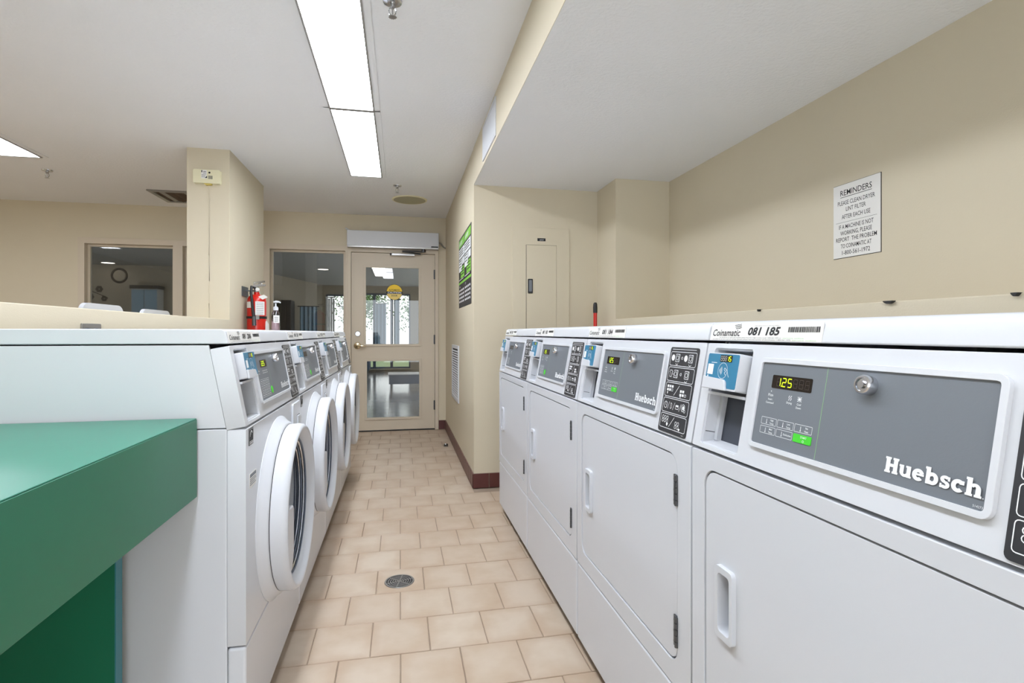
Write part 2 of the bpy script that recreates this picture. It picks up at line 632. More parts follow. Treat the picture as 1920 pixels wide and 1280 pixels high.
# lever, deadbolt, hinges
lv = MB().lathe([(0, .0), (.034, .0), (.036, .006), (.030, .014), (.012, .018), (.011, .048), (0, .05)], (-.437 - DB.x, .006, .898), 'y', 24)
lv.v = [(x, -(y - .006) + .006, z) for x, y, z in lv.v]
kn = lv.build('lever_rose', 'brass', dr)
MB().tube([FD(-.437, .898, .04), FD(-.415, .899, .046), FD(-.375, .896, .044), FD(-.345, .893, .040)], [.010, .010, .009, .007], 10).build('lever_handle', 'brass', kn)
db = MB().lathe([(0, .006), (.030, .006), (.030, -.004), (.024, -.014), (0, -.014)], (-.432 - DB.x, 0, 1.022), 'y', 24).build('deadbolt', 'chrome', dr)
MB().box(-.436, -.428, 1.006, 1.038, .012, .022, FD).build('thumb_turn', 'chrome', db)
for z in (1.655, .962, .262):
    hb = MB().tube([FD(.3625, z - .05, .006), FD(.3625, z + .05, .006)], .009, 10)
    hb.box(.350, .375, z - .048, z + .048, -.006, .003, FD)
    hb.build('hinge', 'hinge', dr)
MB().box(-.497, .361, .002, .012, -.05, -.006, FD).build('door_sweep', 'dark', dr)

# door operator over the door
op = empty('door_operator', (-.07, YF - .014, 1.92), 0, 'white box of an automatic door opener mounted above the glazed door', 'door opener')


def FO(s, t, d):
    return (s + .07, -d + .0, t - 1.92)


MB().box(-.531, .397, 1.924, 2.080, .0, .095, FO).build('housing', 'white2', op, bevel=.003)
MB().box(-.528, .394, 1.910, 1.926, .004, .090, FO).build('underside', 'steel', op)
MB().box(.318, .390, 1.926, 1.938, .094, .097, FO).build('maker_plate', 'ink', op)
MB().lathe([(0, -.03), (.022, -.03), (.022, 0), (0, 0)], (.24 + .07, -.05, 1.910 - 1.92), 'z', 16).build('spindle', 'hinge', op)
arm = MB().tube([FO(.24, 1.886, .05), FO(.16, 1.884, .075), FO(.02, 1.878, .085)], .010, 8)
arm.tube([FO(.02, 1.876, .085), FO(.13, 1.868, .06), FO(.21, 1.862, .035)], .008, 8)
arm.build('arm', 'hinge', op)
MB().box(-.105, .150, 1.842, 1.866, .010, .032, FO).build('slide_track', 'steel', op, bevel=.003)
MB().box(-.106, -.086, 1.844, 1.864, .012, .035, FO).build('track_end', 'blackp', op)
cd = empty('flexible_conduit', (.397, YF - .05, 1.99), 0, 'short grey flexible conduit from the door opener into the corner', 'conduit')
MB().tube([(0, 0, 0), (.03, .005, -.012), (.055, .02, -.04), (.078, .03, -.055)], .008, 8).build('conduit', 'steel', cd)
for i in range(6):
    t = i / 5
    MB().lathe([(.0095, -.003), (.0105, 0), (.0095, .003)], (.004 + .066 * t, .0 + .024 * t, -.003 - .046 * t), 'x', 10, False).build('conduit_ring', 'steel', cd)
cd2 = empty('wire_conduit', (-.52, YF - .02, 2.085), 0, 'thin white wire channel rising from the left end of the door opener', 'conduit')
MB().tube([(.02, -.02, -.004), (-.005, -.01, .012), (-.03, .0, .026)], .008, 8).build('conduit', 'white2', cd2)

# ------------------------------------------------------------------ floor tiles
TW, TD, TY0 = .1905, .2115, 1.772


def tile_mesh(w, d, g=.0026, t=.009, c=.0016):
    w, d = w / 2 - g / 2, d / 2 - g / 2
    v = [(-w, -d, -t), (w, -d, -t), (w, d, -t), (-w, d, -t), (-w, -d, -c), (w, -d, -c), (w, d, -c), (-w, d, -c),
         (-w + c, -d + c, 0), (w - c, -d + c, 0), (w - c, d - c, 0), (-w + c, d - c, 0)]
    f = [(8, 9, 10, 11)]
    for b in (0, 4):
        for i in range(4):
            j = (i + 1) % 4
            f.append((b + i, b + j, b + 4 + j, b + 4 + i))
    return v, f


TCACHE = {}
rest = MB()
for n in range(-24, 20):
    y0, y1 = TY0 + n * TD, TY0 + (n + 1) * TD
    y1c = min(y1, YF)
    if y1c - y0 < .02 or y0 < YB:
        continue
    off = .001 + (0 if n % 2 else TW / 2)
    for k in range(-25, 10):
        x0, x1 = off + k * TW, off + (k + 1) * TW
        x0c, x1c = max(x0, XL), min(x1, XP - .008 if y0 > YA - .1 else XC)
        if x1c - x0c < .02:
            continue
        w, d = round(x1c - x0c, 4), round(y1c - y0, 4)
        cx, cy = (x0c + x1c) / 2, (y0 + y1c) / 2
        if -.62 < cx < .72 and cy > 1.25:
            key = (w, d)
            if key not in TCACHE:
                mb = MB()
                mb.v, mb.f = tile_mesh(w, d)
                TCACHE[key] = mb.mesh('tile', 'tile', smooth=False)
            o = link('tile', TCACHE[key], floor)
            o.location = (cx, cy, random.uniform(-.0006, .0006))
            o.rotation_euler = (random.uniform(-.002, .002), random.uniform(-.002, .002), random.choice((0, 0, 0)) + random.uniform(-.004, .004))
        else:
            v, f = tile_mesh(w, d)
            rest.add([(p[0] + cx, p[1] + cy, p[2]) for p in v], f)
ro = rest.build('tile_field', 'tile', floor, smooth=False)
ro['kind'] = 'stuff'

# dark red cove base tiles
def base_run(name, p0, p1, nrm, bh=.098, step=.105):
    b = empty(name, (p0[0], p0[1], 0))
    struct(b)
    d = Vector((p1[0] - p0[0], p1[1] - p0[1]))
    L = d.length
    d /= L
    nx, ny = nrm

    def F(s, t, q):
        return (d.x * s + nx * q, d.y * s + ny * q, t)
    MB().box(0, L, 0, bh, 0, .004, F).build('base_grout', 'grout', b)
    k = max(1, round(L / step))
    for i in range(k):
        MB().box(L * i / k + .002, L * (i + 1) / k - .002, .002, bh - .002, .003, .010, F).build('tile', 'base', b, bevel=.0015)
    return b


base_run('baseboard_passage', (XP, YA - .006), (XP, YF), (-1, 0))
base_run('baseboard_alcove', (XP - .008, YA), (XC, YA), (0, -1))
base_run('baseboard_far', (DX1 + .001, YF), (XP - .01, YF), (0, -1), step=.08)

# ------------------------------------------------------------------ machines
KS = .037 / .201            # lean of the console face
NB = 1 / math.sqrt(1 + KS * KS)
NZ = KS * NB
Z0 = .812
MC = {}                     # shared meshes


def part(key, fn, name, parent, bevel=0, seg=2):
    """fn() returns a mesh; it is made once and shared by all machines of the kind"""
    if key not in MC:
        MC[key] = fn()
    return link(name, MC[key], parent, bevel, seg)


def pictograms():
    k = Ink()
    X0, X1 = .566, .673
    zs_ = [.992 - i * .0335 for i in range(6)]
    for i in range(5):
        zt, zb = zs_[i] - .001, zs_[i + 1] + .0015
        k.frame(X0, X1, zb, zt, .0011, .0045)
        c = (zt + zb) / 2

        def washer(cx, cy, s=.0085):
            k.frame(cx - s, cx + s, cy - s, cy + s, .0011, .0012)
            k.circ(cx - s * .15, cy, s * .62, .0011, 12)
            k.line(cx + s * .62, cy - s, cx + s * .62, cy + s, .001)

        def arrow(cx, cy):
            k.path([(cx - .003, cy + .0015), (cx + .0005, cy + .0015), (cx + .0005, cy + .0035), (cx + .0040, cy), (cx + .0005, cy - .0035), (cx + .0005, cy - .0015), (cx - .003, cy - .0015)], .0008, True)
        if i == 0:
            k.disc(.578, c + .002, .0068)
            washer(.597, c + .002)
            k.arc(.597, c - .008, .005, 200, 340, .001)
            arrow(.6155, c + .002)
            k.disc(.631, c + .002, .0068)
            washer(.651, c + .002)
            k.arc(.651, c - .008, .005, 200, 340, .001)
        if i == 1:
            k.path([(.575, c - .006), (.575, c + .004), (.572, c + .004), (.574, c + .008), (.583, c + .008), (.586, c + .004), (.583, c + .004), (.583, c - .006)], .001, True)
            k.line(.584, c, .590, c, .001)
            washer(.600, c + .001)
            arrow(.6205, c + .001)
            washer(.645, c + .001)
            k.arc(.645, c - .009, .005, 200, 340, .001)
        if i in (2, 4):
            k.line(.606, c - .011, .624, c + .011, .0011)
            for a in range(3):
                for b in range(2):
                    x, y = .577 + a * .0095, c + .007 - b * .0075
                    if i == 2:
                        if (a, b) == (2, 1): k.frame(x - .0036, x + .0036, y - .0026, y + .0026, .0009, .0011)
                        else: k.rect(x - .0036, x + .0036, y - .0026, y + .0026)
                    else:
                        k.circ(x, y, .0040, .0011, 10)
            for a in range(2):
                for b in range(2):
                    x, y = .633 + a * .0095, c + .000 - b * .0075
                    if i == 2:
                        k.rect(x - .0036, x + .0036, y - .0026, y + .0026)
                    else:
                        k.circ(x, y, .0040, .0011, 10)
            if i == 2:
                k.frame(.6484, .6556, c - .0101, c - .0049, .0009, .0011)
                k.poly([(.575, c - .006), (.580, c - .005), (.578, c - .011)])
                k.poly([(.631, c - .011), (.636, c - .010), (.634, c - .0135)])
            else:
                k.poly([(.594, c - .003), (.602, c - .005), (.598, c - .011), (.594, c - .008)])
                k.poly([(.645, c - .008), (.653, c - .009), (.650, c - .0135), (.646, c - .012)])
        if i == 3:
            k.circ(.579, c, .0075, .0012, 14)
            k.line(.579, c, .579, c + .005, .0011)
            k.line(.579, c, .583, c - .002, .0011)
            k.line(.589, c - .008, .594, c + .008, .001)
            k.path([(.600, c - .006), (.600, c + .006), (.605, c + .004), (.606, c - .003), (.603, c - .006)], .0011, True)
            k.line(.611, c - .008, .617, c + .008, .001)
            k.frame(.621, .634, c - .005, c + .004, .0011, .0015)
            k.rect(.6235, .632, c + .000, c + .003)
            k.line(.637, c - .008, .643, c + .008, .001)
            k.circ(.652, c + .001, .0078, .0012, 14)
            k.disc(.653, c + .001, .0045, 10)
            k.circ(.659, c - .005, .0034, .001, 10)
    k.rect(.570, .668, .9955, .9965)
    k.text('514281', .668, .8205, .0018, align='r')
    return k


def brand():
    """heavy slab lettering, drawn stroke by stroke"""
    k = Ink()
    sc, x, z = .0183, .4255, .8655
    W_ = .30

    def P(pts):
        k.poly([(x + a * sc, z + b * sc) for a, b in pts])

    def B(a0, a1, b0, b1):
        P([(a0, b0), (a1, b0), (a1, b1), (a0, b1)])

    def A(cx, cy, ro, ri, a0, a1, sx=1.0, n=10, rix=None):
        rix = ri if rix is None else rix
        o_ = []
        for i in range(n + 1):
            t = math.radians(a0 + (a1 - a0) * i / n)
            o_.append(((cx + ro * sx * math.cos(t), cy + ro * math.sin(t)), (cx + rix * math.cos(t), cy + ri * math.sin(t))))
        for i in range(n):
            P([o_[i][0], o_[i + 1][0], o_[i + 1][1], o_[i][1]])
    # H
    B(.06, .36, 0, 1); B(.60, .90, 0, 1); B(.36, .60, .40, .60)
    B(0, .42, .86, 1); B(.54, .96, .86, 1); B(0, .42, 0, .14); B(.54, .96, 0, .14)
    x += 1.02 * sc
    # u
    B(.05, .32, .22, .72); B(0, .14, .60, .72); B(.52, .80, 0, .72); B(.46, .62, .60, .72); B(.70, .86, 0, .12)
    A(.40, .28, .28, .10, 180, 340, 1.2, 10)
    x += .90 * sc
    # e
    A(.40, .36, .37, .15, 20, 318, 1.06, 18, .12)
    B(.20, .78, .32, .45)
    x += .84 * sc
    # b
    B(.06, .33, 0, 1); B(0, .20, .86, 1)
    A(.46, .36, .37, .15, -140, 140, 1.02, 16, .11)
    x += .90 * sc
    # s
    A(.34, .52, .22, .04, 20, 270, 1.35, 12, .07)
    A(.34, .215, .22, .04, -160, 92, 1.35, 12, .07)
    B(.50, .63, .46, .70); B(.05, .17, .02, .26)
    x += .70 * sc
    # c
    A(.40, .36, .37, .15, 35, 318, 1.06, 18, .12)
    B(.54, .74, .46, .68)
    x += .82 * sc
    # h
    B(.06, .34, 0, 1); B(0, .20, .86, 1); B(0, .40, 0, .13); B(.55, .83, 0, .46); B(.49, .89, 0, .13)
    A(.50, .42, .31, .13, 0, 150, 1.06, 10, .07)
    x += .94 * sc
    k.circ(x + .04 * sc, z + .04 * sc, .0006, .0003, 8)
    return k


def make_machine(kind, W, name, label, number, loc, rz, digits, start, group, zscale):
    root = empty(name, loc, rz, label, kind, group)
    dryer = kind == 'dryer'
    zs = .812 if dryer else .8085
    zt = zs + (1.013 - .812) * zscale

    def F(s, t, d):
        z = zs + (t - Z0) * zscale
        return (s, KS * (t - Z0) - d * NB, z + d * NZ)

    def FF(s, t, d):          # vertical front face
        return (s, -d, t)
    P = lambda key, fn, nm, par=root, bevel=0, seg=2: part(kind + key, fn, nm, par, bevel, seg)
    # carcass
    P('cab', lambda: MB().box(0, W, .041, .70, .045, zs - .0015).mesh('cabinet', 'white', True, None), 'cabinet', bevel=.004)

    def shell():
        m = MB()
        for x0, x1 in ((0, .006), (W - .006, W)):
            m.plate([(.0435, zs + .001), (.70, zs + .001), (.70, zt + .001), (.0805, zt + .001)], [], x0, x1, lambda s, t, d: (d, s, t))
        m.box(.006, W - .006, .69, .70, zs + .001, zt + .001)
        m.box(.006, W - .006, .12, .69, zs + .001, zs + .01)
        return m.mesh('upper_shell', 'white', True)
    P('shell', shell, 'upper_shell')
    P('toe', lambda: MB().box(.015, W - .015, .045, .66, .0, .046).mesh('plinth', 'dark'), 'plinth')  # toe base; its dark also stands for the shadow line beneath
    P('low', lambda: MB().box(.001, W - .001, 0, .041, .046, .2890).mesh('lower_panel', 'white', True, None), 'lower_panel', bevel=.007, seg=3)
    # lid
    def lid():
        z1 = zt + .0405 * (1 if dryer else .96)
        prof = [(.037, zt + .004), (.0435, z1 - .009), (.047, z1 - .003), (.054, z1), (.70, z1), (.70, zt + .004)]
        return MB().plate(prof, [], -.001, W + .001, lambda s, t, d: (d, s, t)).mesh('lid', 'white', True, None)
    P('lid', lid, 'lid', bevel=.006, seg=3)
    # console face with a recess for the card reader
    con = P('con', lambda: MB().plate(rr(0.0, W, Z0 + .002, 1.0125, .003, 2), [rr(.026, .141, .8225, 1.0035, .006, 3)], -.042, 0, F).mesh('console', 'white', True, None), 'console', bevel=.0035)

    def recess():
        m = MB()
        m.box(.0235, .0285, .8205, 1.006, -.050, -.004, F)
        m.box(.1385, .1435, .8205, 1.006, -.050, -.004, F)
        m.box(.0285, .1385, 1.0005, 1.006, -.050, -.004, F)
        m.plate([(-.050, .836), (-.004, .8255), (-.004, .8205), (-.050, .8205)], [], .0285, .1385, lambda a, b, c: F(c, b, a))
        m.box(.0285, .1385, .916, .921, -.048, .004, F)
        m.box(.0285, .1385, .921, 1.0005, -.050, -.046, F)
        m.box(.0290, .0380, .832, .916, -.036, -.026, F)
        return m.mesh('reader_recess', 'white2', True)
    rc = P('rec', recess, 'reader_recess', con)
    P('recb', lambda: MB().box(.0290, .1385, .830, .916, -.042, -.0365, F).mesh('coin_plate', 'navy'), 'coin_plate', rc)
    P('recs', lambda: MB().box(.0284, .0288, .845, .8465, -.036, -.006, F).mesh('recess_seam', 'hinge'), 'recess_seam', rc)
    # card reader
    rd = P('rd', lambda: MB().plate(rr(.034, .134, .9265, .9925, .004, 3), [], -.046, .017, F).mesh('card_reader', 'white2', True, None), 'card_reader', bevel=.004)
    P('rdf', lambda: MB().plate(rr(.0365, .1315, .930, .9905, .003, 3), [], .016, .0176, F).mesh('reader_face', 'teal'), 'reader_face', rd)

    def tray():
        pts = [(.0345, .9255), (.110, .9255), (.106, .934)] + [(.096 + .010 * math.cos(math.radians(a)), .9345 + .0105 * math.sin(math.radians(a))) for a in range(10, 91, 16)] + [(.0345, .9475)]
        return MB().plate(pts, [], .017, .022, F).mesh('card_slot', 'white2', True, None)
    P('tray', tray, 'card_slot', rd, bevel=.0015)
    P('rdd', lambda: Ink().rect(.076, .112, .9765, .9885).mesh('reader_display', 'disp', F, .0179), 'reader_display', rd)

    def rlit():
        k = Ink()
        for ch, x in (('1', .0965), ('5', .1035)):
            k.seven(ch, x, .9785, .0050, .0080, .0012)
        return k.mesh('reader_digits', 'lit', F, .0182)
    P('rdl', rlit, 'reader_digits', rd)

    def rink():
        k = Ink()
        k.circ(.0885, .9605, .0145, .0007, 28)
        for r in (.003, .0055, .008, .0105):
            k.arc(.0765, .9605, r, -42, 42, .0010, 6)
        k.path([(.094, .966), (.101, .962), (.106, .954), (.109, .950)], .0010)
        k.path([(.093, .9625), (.098, .9595), (.0945, .957), (.099, .953)], .0010)
        k.path([(.094, .9655), (.0925, .963)], .001)
        k.rect(.0405, .0585, .952, .971)
        k.rect(.050, .068, .9735, .9745)
        k.disc(.044, .949, .0018, 8)
        for x in (.078, .0845, .091):
            k.seven('8', x, .9785, .0042, .0078, .0005)
        return k.mesh('reader_print', 'wink', F, .0180)
    P('rdi', rink, 'reader_print', rd)
    # control panel
    pn = P('fr', lambda: MB().plate(rr(.1695, .5485, .8460, .9905, .012, 5), [rr(.1775, .5405, .8535, .983, .004, 3)], -.002, .006, F).mesh('panel_frame', 'white', True, None), 'control_panel', bevel=.002)
    fp = P('fp', lambda: MB().plate(rr(.177, .541, .853, .9835, .004, 3), [], 0, .0032, F).mesh('faceplate', 'grey'), 'faceplate', pn)
    P('div', lambda: Ink().rect(.3150, .3157, .8545, .982).mesh('faceplate_seam', 'gink', F, .0035), 'faceplate_seam', fp)
    if dryer:
        DX = (.2055, .2905, .9440, .9645)
    else:
        DX = (.2250, .2950, .9440, .9645)
    P('dsp', lambda: MB().plate(rr(*DX, .002, 2), [], .003, .0038, F).mesh('display', 'disp'), 'display', fp)

    def ghosts():
        k = Ink()
        for i in range(6):
            k.seven('8', DX[0] + .012 + i * .0122, DX[2] + .004, .0075, .0125, .0006)
        return k.mesh('unlit_digits', 'ghost', F, .0041)
    P('gh', ghosts, 'unlit_digits', fp)
    if digits:
        def lit():
            k = Ink()
            x = DX[0] + .012
            for ch in digits:
                if ch == '.':
                    k.disc(x - .0015, DX[2] + .0040, .0009, 8)
                    continue
                k.seven(ch, x, DX[2] + .004, .0075, .0125, .0014)
                x += .0122
            return k.mesh('lit_digits', 'lit', F, .0044)
        P('lit' + digits, lit, 'lit_digits', fp)

    def panel_ink():
        k = Ink()
        if dryer:
            k.disc(.2070, .9385, .0010, 8)
            k.text('P/cm', .2070, .9305, .0042, align='c', bold=.01)
            k.text('Insert', .2070, .9245, .0030, align='c', bold=.01)
            k.text('Command', .2070, .9190, .0030, width=.018, align='c', bold=.01)
            for q in range(2):
                k.path([(.2475 + q * .004, .9285), (.2495 + q * .004, .931), (.2475 + q * .004, .9335), (.2495 + q * .004, .936)], .0010)
            k.text('Drying', .2500, .9235, .0030, align='c', bold=.01)
            k.path([(.2665, .929), (.2745, .936)], .001).path([(.2745, .929), (.2665, .936)], .001).line(.266, .9325, .275, .9325, .001).line(.2705, .9285, .2705, .9365, .001)
            k.text('Cool', .2705, .9235, .0030, align='c', bold=.01)
            k.text('Down', .2705, .9185, .0030, align='c', bold=.01)
            if start == 'rect':
                for c_, r_, txt in ((0, 0, 'High Temp'), (1, 0, 'Low Temp'), (2, 0, 'No Heat'), (0, 1, 'Med Temp'), (1, 1, 'Delicates')):
                    x0 = .1945 + c_ * .0372
                    z1 = .8970 - r_ * .0140
                    k.frame(x0, x0 + .0350, z1 - .0115, z1, .0006, .001)
                    k.line(x0 + .0125, z1 - .0085, x0 + .0125, z1 - .0025, .0010)
                    k.disc(x0 + .0125, z1 - .0088, .0011, 8)
                    ws = txt.split()
                    if len(ws) == 2:
                        k.text(ws[0], x0 + .0245, z1 - .0050, .0028, align='c', bold=.01)
                        k.text(ws[1], x0 + .0245, z1 - .0098, .0028, align='c', bold=.01)
                    else:
                        k.text(txt, x0 + .0245, z1 - .0073, .0028, width=.0165, align='c', bold=.01)
            else:
                for r_ in range(3):
                    for c_ in range(3):
                        k.frame(.1935 + c_ * .019, .2100 + c_ * .019, .8640 + r_ * .0125, .8735 + r_ * .0125, .0006, .001)
                        k.rect(.1965 + c_ * .019, .2075 + c_ * .019, .8682 + r_ * .0125, .8694 + r_ * .0125)
        else:
            k.text('P/cm', .2000, .9330, .0042, align='c', bold=.01)
            k.text('Insert', .2000, .9260, .0030, align='c', bold=.01)
            for q in range(5):
                k.disc(.240 + q * .0115, .9335, .0020, 8)
                k.rect(.237 + q * .0115, .244 + q * .0115, .9265, .9280)
            for r_ in range(4):
                for c_ in range(4):
                    k.frame(.1930 + c_ * .0245, .2145 + c_ * .0245, .8610 + r_ * .0132, .8715 + r_ * .0132, .0007, .001)
                    k.rect(.1965 + c_ * .0245, .211 + c_ * .0245, .8655 + r_ * .0132, .8668 + r_ * .0132)
        k.text('514273', .5385, .8560, .0024, align='r')
        return k.mesh('panel_print', 'wink', F, .0037)
    P('pi' + str(start), panel_ink, 'panel_print', fp)['kind'] = 'stuff'
    if start == 'rect':
        sb = P('sb', lambda: MB().plate(rr(.2695, .3050, .8710, .8830, .001, 2), [], .003, .0042, F).mesh('start_button', 'greenbtn'), 'start_button', fp)
        P('sbt', lambda: Ink().text('START', .2905, .8780, .0030, align='c', bold=.004).circ(.2905, .8740, .0018, .0005, 10).mesh('start_print', 'wink', F, .0045), 'start_print', sb)
    elif start == 'disc':
        cx = .2720 if dryer else .3040
        P('sbd', lambda: MB().plate(circle(cx, .8735, .0105, 24), [], .003, .0045, F).mesh('start_button', 'greenbtn'), 'start_button', fp)
    # brand lettering: white, heavy, raised a little
    def logo():
        k = brand()
        me = bpy.data.meshes.new('brand_lettering')       # strokes stacked by a hair so that none coincide
        me.from_pydata([F(p[0], p[1], .0040 + (i // 4) * 8e-6) for i, p in enumerate(k.v)], [], k.f)
        me.materials.append(MT['wink'])
        return me
    P('logo', logo, 'brand_lettering', pn)
    # key lock
    def lock():
        m = MB().lathe([(0, .0), (.0125, .0), (.0125, .012), (.0108, .0145), (.0085, .0145), (.0080, .0125), (.0048, .0125), (.0048, .0150), (0, .0150)], (0, 0, 0), 'z', 24)
        m.v = [F(.3870 + p[0], .9640 + p[1], p[2] + .003) for p in m.v]
        return m.mesh('key_lock', 'chrome')
    P('lock', lock, 'key_lock', pn)
    # pictogram strip
    st = P('st', lambda: MB().plate(rr(.5605, .6775, .8175, 1.0005, .006, 4), [], -.001, .0018, F).mesh('instruction_strip', 'black'), 'instruction_strip', con)
    P('sti', lambda: pictograms().mesh('pictograms', 'wink', F, .0022), 'pictograms', st)
    # asset sticker on the lid
    sk = P('sk', lambda: MB().plate([(.004, 1.0185), (.2920, 1.0185), (.2920, 1.0475), (.004, 1.0475)], [], .0002, .0010, F).mesh('asset_sticker', 'paper'), 'asset_sticker')

    def sticker():
        k = Ink().text('Coinamatic', .012, 1.0265, .0125, width=.086, shear=.25, bold=.012)
        for q in range(3):
            z = 1.0395 + q * .0030
            k.path([(.083 + q * -.002, z), (.089, z + .0014), (.094, z + .0008), (.100 - q * .001, z + .0026)], .0011)
        k.text(number, .120, 1.0285, .0130, width=.082, bold=.035, shear=.2)
        x = .2200
        rnd = random.Random(number)
        while x < .286:
            w = rnd.choice((.0008, .0014, .0022))
            k.rect(x, x + w, 1.0330, 1.0415)
            x += w + rnd.choice((.0007, .0010))
        k.text('please call for service or report this machine', .136, 1.0437, .0013, width=.062)
        k.text('for service or to report this machine please have the 6 digit number ready 1-800-561-1972 or', .036, 1.0228, .0018, width=.170)
        k.text('to order or ask for a service of this machine please have the number of identification 1-800-561-1972', .014, 1.0196, .0018, width=.214)
        return k.mesh('sticker_print', 'ink', F, .0013)
    P('sp' + number, sticker, 'sticker_print', sk)
    P('sg', lambda: Ink().text('service online', .2100, 1.0228, .0018, width=.046).text('service online', .2320, 1.0196, .0018, width=.050).mesh('sticker_link', 'gink', F, .0013), 'sticker_link', sk)

    if dryer:
        dx0, dx1, dz0, dz1 = .043, W - .052, .3415, .7790
        P('fp1', lambda: MB().plate(rr(.001, W - .001, .2925, zs - .004, .004, 2), [rr(dx0, dx1, dz0, dz1, .034, 6)], -.041, 0, FF).mesh('front_panel', 'white', True, None), 'front_panel', bevel=.007, seg=3)
        hx0, hx1, hz0, hz1 = .088, .140, .489, .617
        dd = P('door', lambda: MB().plate(rr(dx0 + .0035, dx1 - .0035, dz0 + .0035, dz1 - .0035, .031, 6), [rr(hx0 + .004, hx1 - .004, hz0 + .004, hz1 - .004, .006, 3)], -.036, -.002, FF).mesh('door', 'white', True, None), 'door', bevel=.005, seg=3)

        def handle():
            m = MB().plate(rr(hx0, hx1, hz0, hz1, .009, 4), [rr(hx0 + .009, hx1 - .009, hz0 + .012, hz1 - .012, .008, 4)], -.034, .0065, FF)
            return m.mesh('door_handle', 'white2', True, None)
        hh = P('hand', handle, 'door_handle', dd, bevel=.003)
        P('handb', lambda: MB().box(hx0 + .005, hx1 - .005, hz0 + .005, hz1 - .005, -.036, -.033, FF).mesh('handle_pocket', 'white2'), 'handle_pocket', hh)
        for hz in (.705, .411):
            def hg(hz=hz):
                m = MB().box(dx1 - .013, dx1 + .0005, hz - .032, hz + .032, -.004, .0015, FF)
                for i in range(5):
                    z0 = hz - .032 + i * .0128
                    m.tube([FF(dx1 - .001, z0 + .0006, .0015), FF(dx1 - .001, z0 + .0122, .0015)], .0042, 10)
                for i in range(3):
                    z0 = hz - .022 + i * .022
                    m.lathe([(0, -.0035), (.0032, -.003), (.0032, 0), (0, 0)], FF(dx1 - .008, z0, 0), 'y', 10)
                return m.mesh('hinge', 'hinge')
            P('hg%d' % (hz * 1000), hg, 'hinge', dd)
    else:
        P('fp1', lambda: MB().plate(rr(.001, W - .001, .2925, zs - .004, .004, 2), [circle(.345, .520, .205, 48)], -.041, 0, FF).mesh('front_panel', 'white', True, None), 'front_panel', bevel=.007, seg=3)
        # detergent drawer
        dw = P('drw', lambda: MB().plate(rr(.548, .674, .697, .792, .010, 4), [], -.001, .0055, FF).mesh('detergent_drawer', 'white', True, None), 'detergent_drawer', bevel=.003)
        P('drwh', lambda: MB().plate([(.612, .703)] + [(.665 - .02 + .02 * math.cos(math.radians(a)), .745 - .02 + .02 * math.sin(math.radians(a))) for a in range(0, 91, 15)] + [(.612, .745)], [], .0055, .011, FF).mesh('drawer_pull', 'white2', True, None), 'drawer_pull', dw, bevel=.003)
        P('drwl', lambda: MB().box(.612, .660, .7445, .7470, .0054, .0060, FF).mesh('pull_shadow_strip', 'dark'), 'pull_shadow_strip', dw)  # dark strip painted in as the shadow over the pull
        # porthole door
        C = (.345, 0, .520)

        def rng(prof, n=64):
            m = MB().lathe([(r, -d) for r, d in prof], C, 'y', n, True)
            return m
        P('flare', lambda: rng([(.262, -.002), (.262, .002), (.252, .010), (.244, .022), (.238, .026), (.232, .026), (.200, .0), (.200, -.03), (.240, -.03)]).mesh('door_surround', 'white', True, 50), 'door_surround')
        dd = P('pdoor', lambda: rng([(.236, .028), (.238, .052), (.236, .063), (.231, .070), (.225, .0715), (.219, .069), (.210, .060), (.200, .048), (.198, .030), (.226, .028)]).mesh('porthole_door', 'white2', True, 60), 'porthole_door')
        P('pseam', lambda: rng([(.2335, .024), (.2335, .030), (.20, .030), (.20, .024)]).mesh('door_gap', 'dark'), 'door_gap', dd)
        for i, (r, d) in enumerate(((.196, .045), (.192, .039), (.188, .033), (.184, .027))):
            P('rib%d' % i, lambda r=r, d=d: rng([(r + .003, d), (r, d + .003), (r - .003, d), (r, d - .003)], 48).mesh('seal_ring', ('rubber', 'chrome')[i % 2]), 'seal_ring', dd)

        def gl():
            prof = [(.198, .028), (.181, .022), (.176, .0), (.160, -.020), (.13, -.032), (.08, -.037), (.04, -.038), (0, -.038)]
            return MB().lathe([(r, -d) for r, d in prof], C, 'y', 48).mesh('porthole_glass', 'doorglass', True, 80)
        P('pg', gl, 'porthole_glass', dd)
        P('ph', lambda: MB().plate([(.124, .566), (.200, .560), (.207, .552), (.207, .430), (.190, .398), (.172, .385), (.146, .420), (.124, .480)], [], .02, .0700, FF).mesh('door_handle', 'white2', True, None), 'door_handle', dd, bevel=.005)
        # rating stickers on the front
        es = P('es', lambda: MB().plate([(.024, .760), (.064, .760), (.064, .8005), (.024, .8005)], [], -.0005, .0007, FF).mesh('energy_label', 'ink'), 'energy_label')
        P('esp', lambda: Ink().arc(.044, .784, .010, 200, 20, .0022).arc(.046, .786, .0055, 200, 20, .0018).rect(.029, .059, .7640, .7655).rect(.029, .059, .7675, .7690).frame(.026, .062, .762, .7985, .0008).mesh('energy_print', 'wink', FF, .0010), 'energy_print', es)
        wl = P('wl', lambda: MB().plate([(.030, .655), (.092, .655), (.092, .690), (.030, .690)], [], -.0005, .0006, FF).mesh('warning_label', 'paper'), 'warning_label')
        P('wlp', lambda: Ink().rect(.033, .089, .6800, .6880).rect(.033, .085, .6745, .6765).rect(.033, .089, .6700, .6720).rect(.033, .080, .6655, .6675).rect(.033, .086, .6610, .6630).mesh('warning_print', 'grey', FF, .0009), 'warning_print', wl)
    return root


